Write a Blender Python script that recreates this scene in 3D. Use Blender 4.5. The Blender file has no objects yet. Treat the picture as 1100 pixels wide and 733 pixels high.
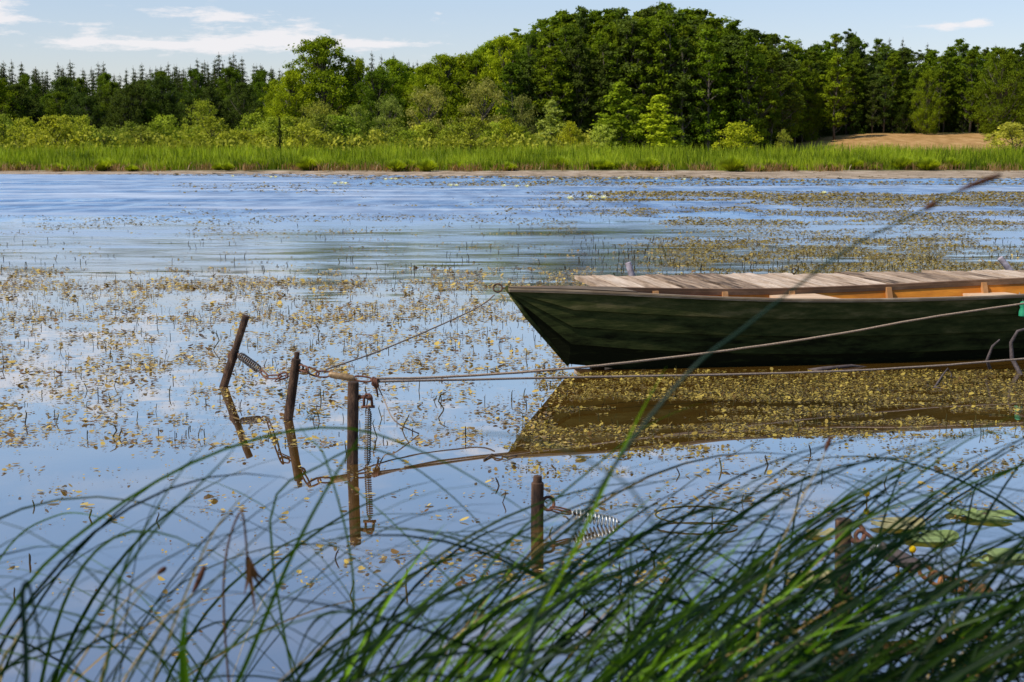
import bpy, math, random
import numpy as np
from mathutils import Vector, Matrix

random.seed(7)
rng = np.random.default_rng(7)
scene = bpy.context.scene
COL = scene.collection

# ------------------------------------------------------------------ camera model
FPX = 1511.0                 # focal length in pixels of a 1100 px wide frame
HC = 1.7                     # eye height above the water
PITCH = math.atan((366.5 - 165.0) / FPX)
CP, SP = math.cos(PITCH), math.sin(PITCH)

def ray(x, y):
    u = (x - 550.0) / FPX
    v = (366.5 - y) / FPX
    return np.array([u, CP + v * SP, -SP + v * CP])

def W(x, y, z=0.0):          # point of height z seen at (x, y)
    d = ray(x, y)
    t = (z - HC) / d[2]
    return Vector((d[0] * t, d[1] * t, z))

def AT(x, y, Y):             # point at distance Y seen at (x, y)
    d = ray(x, y)
    t = Y / d[1]
    return Vector((d[0] * t, Y, HC + d[2] * t))

def PR(p):
    x, y, z = p[0], p[1], p[2] - HC
    fw = y * CP - z * SP
    up = y * SP + z * CP
    return 550 + FPX * x / fw, 366.5 - FPX * up / fw

# ------------------------------------------------------------------ object helpers
def link(o, parent=None):
    COL.objects.link(o)
    if parent is not None:
        o.parent = parent
    return o

def tag(o, label=None, cat=None, group=None, kind=None):
    if label: o['label'] = label
    if cat: o['category'] = cat
    if group: o['group'] = group
    if kind: o['kind'] = kind
    return o

def empty(name, loc=(0, 0, 0), label=None, cat=None, group=None):
    o = bpy.data.objects.new(name, None)
    o.location = loc
    o.empty_display_size = 0.1
    link(o)
    return tag(o, label, cat, group)

def mesh_obj(name, verts, faces, mat=None, parent=None, smooth=False, tint=None):
    me = bpy.data.meshes.new(name)
    me.from_pydata([tuple(v) for v in verts], [], faces)
    if smooth:
        me.polygons.foreach_set('use_smooth', [True] * len(me.polygons))
    if tint is not None:
        a = me.attributes.new('tint', 'FLOAT', 'POINT')
        a.data.foreach_set('value', np.asarray(tint, dtype=np.float32))
    me.update()
    o = bpy.data.objects.new(name, me)
    if mat: me.materials.append(mat)
    return link(o, parent)

def poly_mesh(name, P, mat, tint=None, smooth=False):
    """P: (N, k, 3) array of N k-gons -> mesh datablock"""
    P = np.asarray(P, dtype=np.float32)
    N, k = P.shape[:2]
    me = bpy.data.meshes.new(name)
    me.vertices.add(N * k); me.loops.add(N * k); me.polygons.add(N)
    me.vertices.foreach_set('co', P.reshape(-1))
    me.loops.foreach_set('vertex_index', np.arange(N * k, dtype=np.int32))
    me.polygons.foreach_set('loop_start', np.arange(0, N * k, k, dtype=np.int32))
    me.polygons.foreach_set('loop_total', np.full(N, k, dtype=np.int32))
    if tint is not None:
        a = me.attributes.new('tint', 'FLOAT', 'POINT')
        a.data.foreach_set('value', np.repeat(np.asarray(tint, dtype=np.float32), k))
    me.update(calc_edges=True)
    me.validate()
    if mat: me.materials.append(mat)
    return me

def obj_from(name, me, parent=None):
    return link(bpy.data.objects.new(name, me), parent)

class MB:
    def __init__(s): s.v = []; s.f = []; s.t = []
    def add(s, v, f, t=0.5):
        n = len(s.v)
        s.v += [tuple(p) for p in v]
        s.f += [tuple(i + n for i in q) for q in f]
        s.t += [t] * len(v)
    def box(s, c, size, rot=None, t=0.5):
        x, y, z = size[0] / 2, size[1] / 2, size[2] / 2
        vs = [Vector((a * x, b * y, d * z)) for a in (-1, 1) for b in (-1, 1) for d in (-1, 1)]
        if rot is not None: vs = [rot @ v for v in vs]
        vs = [v + Vector(c) for v in vs]
        s.add(vs, [(0, 1, 3, 2), (4, 6, 7, 5), (0, 4, 5, 1), (2, 3, 7, 6), (0, 2, 6, 4), (1, 5, 7, 3)], t)
    def tube(s, pts, r, n=8, closed=False, caps=True, t=0.5):
        pts = [Vector(p) for p in pts]
        m = len(pts)
        rs = r if isinstance(r, (list, tuple)) else [r] * m
        up = Vector((0.13, 0.31, 0.94)).normalized()
        N = None; V = []
        for i, p in enumerate(pts):
            if closed: T = pts[(i + 1) % m] - pts[i - 1]
            else: T = pts[min(i + 1, m - 1)] - pts[max(i - 1, 0)]
            if T.length < 1e-9: T = Vector((0, 0, 1))
            T.normalize()
            if N is None:
                N = up - T * up.dot(T)
                if N.length < 0.1: N = Vector((1, 0, 0)) - T * T.x
            else:
                N = N - T * N.dot(T)
                if N.length < 1e-6: N = Vector((1, 0, 0)) - T * T.x
            N.normalize(); B = T.cross(N)
            for j in range(n):
                a = 2 * math.pi * j / n
                V.append(p + (N * math.cos(a) + B * math.sin(a)) * rs[i])
        F = []
        mm = m if closed else m - 1
        for i in range(mm):
            i2 = (i + 1) % m
            for j in range(n):
                j2 = (j + 1) % n
                F.append((i * n + j, i * n + j2, i2 * n + j2, i2 * n + j))
        if caps and not closed:
            F.append(tuple(range(n - 1, -1, -1)))
            F.append(tuple((m - 1) * n + j for j in range(n)))
        s.add(V, F, t)
    def build(s, name, mat, parent=None, smooth=False):
        return mesh_obj(name, s.v, s.f, mat, parent, smooth, s.t)

def smooth_angle(o, deg=40):
    me = o.data
    me.polygons.foreach_set('use_smooth', [True] * len(me.polygons))
    try: me.set_sharp_from_angle(angle=math.radians(deg))
    except Exception: pass

# ------------------------------------------------------------------ materials
def new_mat(name):
    m = bpy.data.materials.new(name); m.use_nodes = True
    nt = m.node_tree
    for n in list(nt.nodes): nt.nodes.remove(n)
    return m, nt

class NT:
    def __init__(s, nt): s.nt = nt
    def n(s, typ, **kw):
        nd = s.nt.nodes.new(typ)
        for k, v in kw.items():
            if k.startswith('_'): nd.inputs[int(k[1:])].default_value = v
            else: setattr(nd, k, v)
        return nd
    def l(s, a, b): s.nt.links.new(a, b)
    def math(s, op, a, b=None, c=None, clamp=False):
        nd = s.nt.nodes.new('ShaderNodeMath'); nd.operation = op; nd.use_clamp = clamp
        for i, v in enumerate((a, b, c)):
            if v is None: continue
            if hasattr(v, 'is_linked'): s.l(v, nd.inputs[i])
            else: nd.inputs[i].default_value = v
        return nd.outputs[0]
    def ramp(s, fac, stops):
        nd = s.nt.nodes.new('ShaderNodeValToRGB')
        el = nd.color_ramp.elements
        while len(el) < len(stops): el.new(0.5)
        for e, (p, c) in zip(el, stops):
            e.position = p
            e.color = (*c, 1) if len(c) == 3 else c
        s.l(fac, nd.inputs[0]); return nd.outputs[0]
    def noise(s, vec, scale, detail=4, rough=0.55):
        nd = s.n('ShaderNodeTexNoise'); nd.inputs['Scale'].default_value = scale
        nd.inputs['Detail'].default_value = detail; nd.inputs['Roughness'].default_value = rough
        if vec is not None: s.l(vec, nd.inputs['Vector'])
        return nd
    def mapping(s, vec, scale=(1, 1, 1), rot=(0, 0, 0), loc=(0, 0, 0)):
        nd = s.n('ShaderNodeMapping'); s.l(vec, nd.inputs[0])
        nd.inputs['Scale'].default_value = scale; nd.inputs['Rotation'].default_value = rot
        nd.inputs['Location'].default_value = loc
        return nd.outputs[0]
    def mixc(s, fac, a, b, blend='MIX'):
        nd = s.n('ShaderNodeMix', data_type='RGBA', blend_type=blend)
        for sock, v in ((nd.inputs[0], fac), (nd.inputs[6], a), (nd.inputs[7], b)):
            if hasattr(v, 'is_linked'): s.l(v, sock)
            else: sock.default_value = v if not isinstance(v, tuple) or len(v) == 4 else (*v, 1)
        return nd.outputs[2]

def mat_rough(name, stops, scale=6, rough=0.8, bump=0.3, stretch=(1, 1, 1), metal=0.0, detail=6, bdist=0.01, rot=(0, 0, 0), tintamt=0.35, spec=0.25):
    m, nt = new_mat(name); k = NT(nt)
    tc = k.n('ShaderNodeTexCoord')
    v = k.mapping(tc.outputs['Object'], stretch, rot)
    nz = k.noise(v, scale, detail, 0.65)
    at = k.n('ShaderNodeAttribute', attribute_name='tint')
    f = k.math('ADD', nz.outputs[0], k.math('MULTIPLY', k.math('SUBTRACT', at.outputs['Fac'], 0.5), tintamt), clamp=True)
    c = k.ramp(f, stops)
    b = k.n('ShaderNodeBsdfPrincipled')
    k.l(c, b.inputs['Base Color']); b.inputs['Roughness'].default_value = rough
    b.inputs['Metallic'].default_value = metal
    b.inputs['Specular IOR Level'].default_value = spec
    n2 = k.noise(v, scale * 3.3, 6, 0.7)
    bp = k.n('ShaderNodeBump'); bp.inputs['Strength'].default_value = bump; bp.inputs['Distance'].default_value = bdist
    k.l(n2.outputs[0], bp.inputs['Height']); k.l(bp.outputs[0], b.inputs['Normal'])
    o = k.n('ShaderNodeOutputMaterial'); k.l(b.outputs[0], o.inputs[0])
    return m

def mat_leaf(name, dark, light, transl=0.35, objcol=False, rough=0.55, gloss=0.1, tcol=None):
    """leaf: diffuse + translucent + a little gloss; colour varies per leaf through the tint attribute"""
    m, nt = new_mat(name); k = NT(nt)
    at = k.n('ShaderNodeAttribute', attribute_name='tint')
    c = k.ramp(at.outputs['Fac'], [(0.0, dark), (1.0, light)])
    if objcol:
        oi = k.n('ShaderNodeObjectInfo')
        c = k.mixc(1.0, c, oi.outputs['Color'], 'MULTIPLY')
    d = k.n('ShaderNodeBsdfDiffuse'); k.l(c, d.inputs[0])
    t = k.n('ShaderNodeBsdfTranslucent')
    tc = k.mixc(1.0, c, tcol or (1.5, 1.45, 0.5), 'MULTIPLY')
    k.l(tc, t.inputs[0])
    mx = k.n('ShaderNodeMixShader'); mx.inputs[0].default_value = transl
    k.l(d.outputs[0], mx.inputs[1]); k.l(t.outputs[0], mx.inputs[2])
    g = k.n('ShaderNodeBsdfGlossy'); g.inputs['Roughness'].default_value = rough
    g.inputs[0].default_value = (0.8, 0.85, 0.8, 1)
    fr = k.n('ShaderNodeFresnel'); fr.inputs[0].default_value = 1.4
    m2 = k.n('ShaderNodeMixShader')
    k.l(k.math('MULTIPLY', fr.outputs[0], gloss), m2.inputs[0])
    k.l(mx.outputs[0], m2.inputs[1]); k.l(g.outputs[0], m2.inputs[2])
    o = k.n('ShaderNodeOutputMaterial'); k.l(m2.outputs[0], o.inputs[0])
    return m

M = {}
M['rust'] = mat_rough('rusty_steel', [(0.34, (0.012, 0.008, 0.007)), (0.5, (0.065, 0.034, 0.02)), (0.6, (0.13, 0.07, 0.04)), (0.72, (0.24, 0.15, 0.10))], 26, 0.85, 0.9, (1, 1, 0.35), 0.0, bdist=0.008)
M['rust_red'] = mat_rough('red_rust', [(0.3, (0.05, 0.02, 0.015)), (0.7, (0.2, 0.085, 0.05))], 60, 0.8, 0.4, bdist=0.002)
M['rust_orange'] = mat_rough('orange_rust', [(0.3, (0.09, 0.035, 0.015)), (0.7, (0.4, 0.17, 0.06))], 50, 0.8, 0.4, bdist=0.002)
M['tube'] = mat_rough('brass_brown_tube', [(0.3, (0.16, 0.09, 0.04)), (0.7, (0.36, 0.24, 0.13))], 40, 0.55, 0.3, metal=0.3, bdist=0.002)
M['galv'] = mat_rough('galvanised_spring', [(0.3, (0.30, 0.29, 0.27)), (0.7, (0.6, 0.6, 0.58))], 40, 0.45, 0.1, metal=0.8, bdist=0.001)
M['dull'] = mat_rough('dull_spring_steel', [(0.3, (0.06, 0.05, 0.045)), (0.7, (0.2, 0.16, 0.13))], 40, 0.5, 0.2, metal=0.5, bdist=0.001)
M['rope'] = mat_rough('hemp_rope', [(0.3, (0.2, 0.13, 0.09)), (0.7, (0.5, 0.36, 0.25))], 90, 0.9, 0.8, bdist=0.004)
M['rope_grey'] = mat_rough('grey_rope', [(0.3, (0.14, 0.1, 0.08)), (0.7, (0.34, 0.26, 0.2))], 90, 0.9, 0.8, bdist=0.003)
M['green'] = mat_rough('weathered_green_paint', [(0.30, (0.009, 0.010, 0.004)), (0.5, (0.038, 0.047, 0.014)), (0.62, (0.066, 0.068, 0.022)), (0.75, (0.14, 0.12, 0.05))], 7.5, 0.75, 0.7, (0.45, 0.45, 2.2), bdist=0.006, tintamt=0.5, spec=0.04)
M['rail'] = mat_rough('worn_gunwale_wood', [(0.3, (0.10, 0.065, 0.035)), (0.7, (0.34, 0.25, 0.16))], 9, 0.7, 0.4, (0.3, 1, 1), bdist=0.004)
M['lightrail'] = mat_rough('worn_light_rail', [(0.3, (0.22, 0.15, 0.09)), (0.7, (0.6, 0.45, 0.30))], 9, 0.6, 0.4, (0.3, 1, 1), bdist=0.003)
M['brownrail'] = mat_rough('brown_inwale_wood', [(0.3, (0.17, 0.09, 0.045)), (0.7, (0.42, 0.25, 0.14))], 7, 0.7, 0.4, (0.3, 1, 1), bdist=0.004)
M['orange'] = mat_rough('orange_inner_paint', [(0.25, (0.5, 0.16, 0.015)), (0.5, (0.78, 0.28, 0.025)), (0.75, (0.85, 0.36, 0.05))], 5, 0.6, 0.25, (0.35, 1, 2), bdist=0.004)
M['ribwood'] = mat_rough('pale_rib_wood', [(0.3, (0.4, 0.19, 0.07)), (0.7, (0.72, 0.42, 0.2))], 9, 0.7, 0.3, bdist=0.003)
M['thwart'] = mat_rough('worn_thwart', [(0.3, (0.42, 0.26, 0.15)), (0.7, (0.7, 0.5, 0.33))], 9, 0.7, 0.3, (0.3, 1, 1), bdist=0.003)
M['plank'] = mat_rough('weathered_planks', [(0.29, (0.07, 0.043, 0.026)), (0.43, (0.27, 0.18, 0.115)), (0.58, (0.44, 0.315, 0.22)), (0.78, (0.62, 0.49, 0.38))], 8, 0.85, 0.9, (2.6, 0.22, 1), bdist=0.012, tintamt=0.30)
M['beam'] = mat_rough('dark_wet_beam', [(0.3, (0.02, 0.014, 0.01)), (0.7, (0.07, 0.05, 0.035))], 6, 0.8, 0.5)
M['bark'] = mat_rough('grey_brown_bark', [(0.3, (0.05, 0.038, 0.028)), (0.7, (0.17, 0.14, 0.11))], 3, 0.9, 0.5, (1, 1, 0.3), bdist=0.05)
M['stake'] = mat_rough('grey_stake_wood', [(0.3, (0.16, 0.12, 0.13)), (0.7, (0.5, 0.44, 0.48))], 14, 0.8, 0.5)
M['float'] = mat_rough('green_fender', [(0.3, (0.02, 0.2, 0.10)), (0.7, (0.04, 0.32, 0.17))], 9, 0.4, 0.1)
M['drift'] = mat_rough('driftwood', [(0.3, (0.04, 0.03, 0.028)), (0.7, (0.13, 0.10, 0.095))], 14, 0.85, 0.6)
M['dry'] = mat_leaf('dry_stalk', (0.22, 0.14, 0.05), (0.5, 0.38, 0.16), 0.2)
M['deadbrown'] = mat_leaf('dead_brown', (0.05, 0.02, 0.01), (0.16, 0.08, 0.035), 0.15)
M['spike'] = mat_leaf('sedge_spike', (0.05, 0.02, 0.012), (0.12, 0.05, 0.028), 0.2)
M['sedge'] = mat_leaf('sedge_blade', (0.003, 0.013, 0.004), (0.17, 0.32, 0.010), 0.42, gloss=0.2, rough=0.35, tcol=(1.9, 2.0, 0.25))
M['sedge_bright'] = mat_leaf('bright_sedge_blade', (0.22, 0.34, 0.012), (0.32, 0.46, 0.02), 0.5, tcol=(1.5, 1.6, 0.3))
M['sedge_blue'] = mat_leaf('blue_green_stem', (0.010, 0.024, 0.016), (0.02, 0.04, 0.026), 0.15, gloss=0.3, rough=0.35)
M['pond'] = mat_leaf('pondweed_leaf', (0.17, 0.085, 0.035), (0.66, 0.47, 0.11), 0.25, gloss=0.6, rough=0.3, tcol=(1.2, 1.1, 0.5))
M['pond_g'] = mat_leaf('pondweed_algae', (0.09, 0.045, 0.010), (0.46, 0.34, 0.07), 0.25, gloss=0.4, rough=0.35, tcol=(1.2, 1.2, 0.5))
M['mat'] = mat_leaf('far_leaf_mat', (0.07, 0.045, 0.014), (0.36, 0.27, 0.075), 0.2, gloss=0.08)
M['mudmat'] = mat_leaf('shore_leaf_mat', (0.13, 0.09, 0.05), (0.36, 0.27, 0.18), 0.15)
M['stem'] = mat_leaf('water_stem', (0.035, 0.018, 0.012), (0.12, 0.11, 0.035), 0.1)
M['lily'] = mat_leaf('lily_pad', (0.15, 0.22, 0.05), (0.33, 0.38, 0.15), 0.2, gloss=0.2, rough=0.3)
M['lily_old'] = mat_leaf('old_lily_pad', (0.28, 0.24, 0.10), (0.42, 0.36, 0.18), 0.2, gloss=0.2, rough=0.3)
M['yellow'] = mat_leaf('yellow_petal', (0.7, 0.45, 0.01), (0.8, 0.58, 0.02), 0.3)
M['white'] = mat_leaf('white_petal', (0.8, 0.8, 0.75), (0.9, 0.9, 0.86), 0.3)
M['reed'] = mat_leaf('reed_leaf', (0.07, 0.11, 0.006), (0.42, 0.49, 0.03), 0.42, gloss=0.05, tcol=(1.3, 1.35, 0.4))
M['drygrass'] = mat_leaf('dry_meadow_grass', (0.22, 0.12, 0.05), (0.5, 0.3, 0.13), 0.3)
M['scrub'] = mat_leaf('scrub_leaf', (0.12, 0.14, 0.012), (0.55, 0.52, 0.06), 0.35, gloss=0.05, tcol=(1.2, 1.2, 0.5))
M['foliage'] = mat_leaf('tree_leaf', (0.34, 0.38, 0.26), (1.42, 1.33, 0.95), 0.40, objcol=True, gloss=0.03, tcol=(1.35, 1.4, 0.55))

# ground: one sheet
def mat_ground():
    m, nt = new_mat('meadow_ground'); k = NT(nt)
    g = k.n('ShaderNodeNewGeometry')
    nz = k.noise(g.outputs['Position'], 0.12, 8, 0.6)
    n2 = k.noise(g.outputs['Position'], 1.7, 8, 0.7)
    f = k.math('ADD', k.math('MULTIPLY', nz.outputs[0], 0.5), k.math('MULTIPLY', n2.outputs[0], 0.5))
    c = k.ramp(f, [(0.35, (0.035, 0.05, 0.012)), (0.5, (0.07, 0.09, 0.02)), (0.65, (0.13, 0.12, 0.045))])
    sep = k.n('ShaderNodeSeparateXYZ'); k.l(g.outputs['Position'], sep.inputs[0])
    # mud below 0.1 m
    low = k.math('SUBTRACT', 1.0, k.math('MULTIPLY', k.math('SUBTRACT', sep.outputs[2], 0.11), 10.0, clamp=True), clamp=True)
    n4 = k.noise(k.mapping(g.outputs['Position'], (0.5, 0.16, 1)), 1.0, 8, 0.75)
    mud = k.ramp(n4.outputs[0], [(0.36, (0.10, 0.075, 0.045)), (0.5, (0.30, 0.22, 0.15)), (0.62, (0.42, 0.33, 0.25))])
    c = k.mixc(low, c, mud)
    # ripe corn on the slope to the right
    fx = k.math('MULTIPLY', k.math('SUBTRACT', sep.outputs[0], 37.0), 0.2, clamp=True)
    fy = k.math('MULTIPLY', k.math('SUBTRACT', sep.outputs[1], 158.0), 0.2, clamp=True)
    fy = k.math('MULTIPLY', fy, k.math('MULTIPLY', k.math('SUBTRACT', 217.0, sep.outputs[1]), 0.3, clamp=True))
    n3 = k.noise(k.mapping(g.outputs['Position'], (1, 0.25, 1)), 0.9, 6, 0.7)
    corn = k.ramp(n3.outputs[0], [(0.3, (0.20, 0.12, 0.030)), (0.5, (0.36, 0.20, 0.075)), (0.7, (0.48, 0.30, 0.13))])
    c = k.mixc(k.math('MULTIPLY', fx, fy), c, corn)
    b = k.n('ShaderNodeBsdfPrincipled'); k.l(c, b.inputs['Base Color']); b.inputs['Roughness'].default_value = 0.95
    b.inputs['Specular IOR Level'].default_value = 0.1
    bp = k.n('ShaderNodeBump'); bp.inputs['Strength'].default_value = 0.6; bp.inputs['Distance'].default_value = 0.1
    k.l(n2.outputs[0], bp.inputs['Height']); k.l(bp.outputs[0], b.inputs['Normal'])
    o = k.n('ShaderNodeOutputMaterial'); k.l(b.outputs[0], o.inputs[0])
    return m

def mat_water():
    m, nt = new_mat('lake_water'); k = NT(nt)
    g = k.n('ShaderNodeNewGeometry')
    sep = k.n('ShaderNodeSeparateXYZ'); k.l(g.outputs['Position'], sep.inputs[0])
    Y = sep.outputs[1]; X = sep.outputs[0]
    pos = g.outputs['Position']
    # where the wind reaches the water: beyond ~15 m, in patches, open water on the left most of all
    far = k.math('MULTIPLY', k.math('SUBTRACT', Y, 14.0), 1 / 16.0, clamp=True)
    patch = k.noise(k.mapping(pos, (0.03, 0.10, 1), loc=(3.1, 0.4, 0)), 1.0, 4, 0.6).outputs[0]
    patch = k.math('MULTIPLY', k.math('SUBTRACT', patch, 0.40), 3.5, clamp=True)
    lee = k.math('MULTIPLY', k.math('MULTIPLY', k.math('SUBTRACT', Y, 76.0), 0.1, clamp=True), k.math('MULTIPLY', k.math('ADD', X, 12.0), 0.08, clamp=True))
    openw = k.math('MULTIPLY', k.math('SUBTRACT', Y, 33.0), 0.1, clamp=True)
    wind = k.math('MULTIPLY', far, k.math('ADD', 0.48, k.math('MULTIPLY', patch, 0.42)))
    wind = k.math('MAXIMUM', wind, k.math('MULTIPLY', openw, k.math('ADD', 0.82, k.math('MULTIPLY', patch, 0.18))))
    wind = k.math('MULTIPLY', wind, k.math('SUBTRACT', 1.0, k.math('MULTIPLY', lee, 0.93)))
    ex = k.math('DIVIDE', k.math('SUBTRACT', X, 0.5), 4.0); ey = k.math('DIVIDE', k.math('SUBTRACT', Y, 29.0), 4.0)
    calm = k.math('EXPONENT', k.math('MULTIPLY', k.math('ADD', k.math('MULTIPLY', ex, ex), k.math('MULTIPLY', ey, ey)), -1.0))
    wind = k.math('MULTIPLY', wind, k.math('SUBTRACT', 1.0, k.math('MULTIPLY', calm, 0.3)))
    gust = k.noise(k.mapping(pos, (0.10, 0.34, 1), loc=(1, 2, 0)), 1.0, 4, 0.65).outputs[0]
    gust = k.math('MULTIPLY', k.math('SUBTRACT', gust, 0.34), 3.2, clamp=True)
    # ripples, two sizes, long crests across the view
    r1 = k.noise(k.mapping(pos, (0.55, 2.2, 1)), 1.0, 3, 0.6)
    r2 = k.noise(k.mapping(pos, (1.9, 6.5, 1), rot=(0, 0, 0.15)), 1.0, 3, 0.6)
    r3 = k.noise(k.mapping(pos, (0.9, 2.4, 1), loc=(5, 9, 0)), 1.0, 2, 0.5)
    def cen(o, s):
        vm = k.n('ShaderNodeVectorMath', operation='SUBTRACT'); k.l(o, vm.inputs[0]); vm.inputs[1].default_value = (0.5, 0.5, 0.5)
        v2 = k.n('ShaderNodeVectorMath', operation='SCALE'); k.l(vm.outputs[0], v2.inputs[0])
        if hasattr(s, 'is_linked'): k.l(s, v2.inputs['Scale'])
        else: v2.inputs['Scale'].default_value = s
        return v2.outputs[0]
    def vadd(a, b):
        v = k.n('ShaderNodeVectorMath', operation='ADD')
        k.l(a, v.inputs[0])
        if hasattr(b, 'is_linked'): k.l(b, v.inputs[1])
        else: v.inputs[1].default_value = b
        return v.outputs[0]
    s1 = k.math('MULTIPLY', wind, 0.34)
    s2 = k.math('MULTIPLY', wind, 0.22)
    s3 = k.math('ADD', 0.011, k.math('MULTIPLY', k.math('MULTIPLY', k.math('SUBTRACT', Y, 8.5), 0.12, clamp=True), 0.012))
    v = vadd(vadd(cen(r1.outputs['Color'], s1), cen(r2.outputs['Color'], s2)), cen(r3.outputs['Color'], s3))
    ml = k.n('ShaderNodeVectorMath', operation='MULTIPLY'); k.l(v, ml.inputs[0]); ml.inputs[1].default_value = (0.45, 1.0, 0.0)
    g2 = k.noise(k.mapping(pos, (0.85, 0.22, 1), loc=(7, 3, 0)), 1.0, 6, 0.75).outputs[0]
    ty = k.math('MULTIPLY', k.math('MULTIPLY', k.math('SUBTRACT', g2, 0.66), openw), 1.25)
    cx3 = k.n('ShaderNodeCombineXYZ'); k.l(ty, cx3.inputs[1]); cx3.inputs[2].default_value = 1.0
    v = vadd(ml.outputs[0], cx3.outputs[0])
    nn = k.n('ShaderNodeVectorMath', operation='NORMALIZE'); k.l(v, nn.inputs[0])
    N = nn.outputs[0]
    gl = k.n('ShaderNodeBsdfGlossy'); gl.inputs[0].default_value = (0.97, 0.98, 1.0, 1)
    k.l(N, gl.inputs['Normal'])
    k.l(k.math('ADD', 0.012, k.math('MULTIPLY', k.math('MULTIPLY', wind, 0.46), k.math('ADD', 0.45, k.math('MULTIPLY', gust, 0.85)))), gl.inputs['Roughness'])
    nb = k.noise(k.mapping(pos, (0.8, 0.8, 1)), 1.0, 5, 0.6)
    bc = k.ramp(nb.outputs[0], [(0.3, (0.045, 0.020, 0.003)), (0.7, (0.15, 0.075, 0.010))])
    df = k.n('ShaderNodeBsdfDiffuse'); k.l(bc, df.inputs[0])
    fr = k.n('ShaderNodeFresnel'); fr.inputs[0].default_value = 1.34
    fac = k.math('ADD', k.math('MULTIPLY', fr.outputs[0], 0.60), 0.50, clamp=True)
    mx = k.n('ShaderNodeMixShader'); k.l(fac, mx.inputs[0]); k.l(df.outputs[0], mx.inputs[1]); k.l(gl.outputs[0], mx.inputs[2])
    o = k.n('ShaderNodeOutputMaterial'); k.l(mx.outputs[0], o.inputs[0])
    return m

M['ground'] = mat_ground()
M['water'] = mat_water()

# ------------------------------------------------------------------ ground + water
def ground_z(x, y):
    """y towards the far shore"""
    x = np.asarray(x, float); y = np.asarray(y, float)
    z = np.full(np.broadcast(x, y).shape, 0.5)
    def ss(a, b, t):
        u = np.clip((t - a) / (b - a), 0, 1); return u * u * (3 - 2 * u)
    bank = 2.75 + 0.12 * np.sin(x * 1.7) + 0.08 * np.sin(x * 4.1 + 1)
    z = 0.5 - 1.3 * ss(0, 1.5, y - bank)
    # mud shelf in front of the reeds, wider on the right
    edge = 116 - 20 * ss(-25, 22, x) + 1.6 * np.sin(x * 0.21) + 0.8 * np.sin(x * 0.63 + 2)
    z = z + 0.86 * ss(-6, 3, y - edge)
    z = z + 0.14 * ss(126, 131, y)
    z = z + np.clip(y - 131, 0, 150) * .012 + np.clip(y - 148, 0, 110) * .052 * ss(20, 56, x)
    z = z + np.clip(y - 235, 0, 200) * 0.012
    return z

xs = np.unique(np.concatenate([np.linspace(-900, -120, 14), np.linspace(-120, 120, 121), np.linspace(120, 900, 14), np.linspace(-6, 6, 41)]))
ys = np.unique(np.concatenate([np.linspace(-60, 1.5, 8), np.linspace(1.5, 6, 28), np.linspace(6, 95, 14), np.linspace(95, 140, 60), np.linspace(140, 300, 30), np.linspace(300, 1600, 12)]))
XX, YY = np.meshgrid(xs, ys)
ZZ = ground_z(XX, YY)
vv = np.stack([XX, YY, ZZ], -1).reshape(-1, 3)
nx = len(xs)
ff = [(j * nx + i, j * nx + i + 1, (j + 1) * nx + i + 1, (j + 1) * nx + i) for j in range(len(ys) - 1) for i in range(nx - 1)]
g = mesh_obj('ground', vv, ff, M['ground'], smooth=True); tag(g, kind='structure')
w = mesh_obj('water', [(-900, 2.0, 0), (900, 2.0, 0), (900, 135, 0), (-900, 135, 0)], [(0, 1, 2, 3)], M['water'])
tag(w, kind='structure')

# ------------------------------------------------------------------ posts in the water
def helix(a, b, r, turns, n=10):
    a, b = Vector(a), Vector(b); d = b - a; L = d.length; T = d.normalized()
    N = T.cross(Vector((0.2, 0.9, 0.1))).normalized(); B = T.cross(N)
    pts = []
    m = int(turns * n)
    for i in range(m + 1):
        t = i / m; an = 2 * math.pi * turns * t
        rr = r * min(1, 6 * min(t, 1 - t) + 0.35)
        pts.append(a + T * (L * t) + (N * math.cos(an) + B * math.sin(an)) * rr)
    return pts

def link_loop(a, b, w, tw=0.0, n=20):
    """closed oval between a and b of half width w"""
    a, b = Vector(a), Vector(b); d = b - a; T = d.normalized(); c = (a + b) / 2
    ref = Vector((math.sin(tw), 0.35 * math.cos(tw), math.cos(tw)))
    N = (ref - T * ref.dot(T)).normalized()
    h = d.length / 2; pts = []
    for i in range(n):
        an = 2 * math.pi * i / n
        cx = math.cos(an); sx = math.sin(an)
        ex = (abs(cx) ** 0.7) * (1 if cx > 0 else -1)
        ey = (abs(sx) ** 0.7) * (1 if sx > 0 else -1)
        pts.append(c + T * (h * ex) + N * (w * ey))
    return pts

def make_post(bx, by, tx, ty, r, label, cap=0.0, capr=0.78, deep=0.6, Yoff=0.0, joint=None, ringt=None):
    B = W(bx, by)
    T = AT(tx, ty, B.y + Yoff)
    ax = (T - B)
    root = empty('mooring_post', B, label, 'post', 'mooring posts in the water')
    L = ax.length; u = ax.normalized()
    mb = MB()
    body_top = L - cap
    N = 7
    segs = [-deep + (body_top + deep) * i / N for i in range(N + 1)]
    rr = [r * (1 + 0.03 * random.uniform(-1, 1)) for _ in segs]
    if joint:      # lower length of pipe is the wider sleeve
        js = joint * L
        segs = [-deep, 0.0, js - 0.006, js, js + 0.004, (js + body_top) / 2, body_top - 0.006, body_top]
        rr = [r, r, r * 1.02, r * 0.98, r * 0.86, r * 0.86, r * 0.87, r * 0.8]
    else:
        segs.append(body_top + 0.004); rr.append(r * 0.86)
    mb.tube([u * s for s in segs], rr, 20)
    o = mb.build('pipe', M['rust'], root); smooth_angle(o, 35)
    if cap > 0:
        mb = MB()
        mb.tube([u * (body_top - 0.01), u * (body_top + cap * 0.6), u * (body_top + cap * 0.95), u * L], [r * capr, r * capr, r * capr * 0.93, r * capr * 0.6], 16)
        o = mb.build('inner_pipe', M['rust'], root); smooth_angle(o, 35)
    return root, B, u, L

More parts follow.
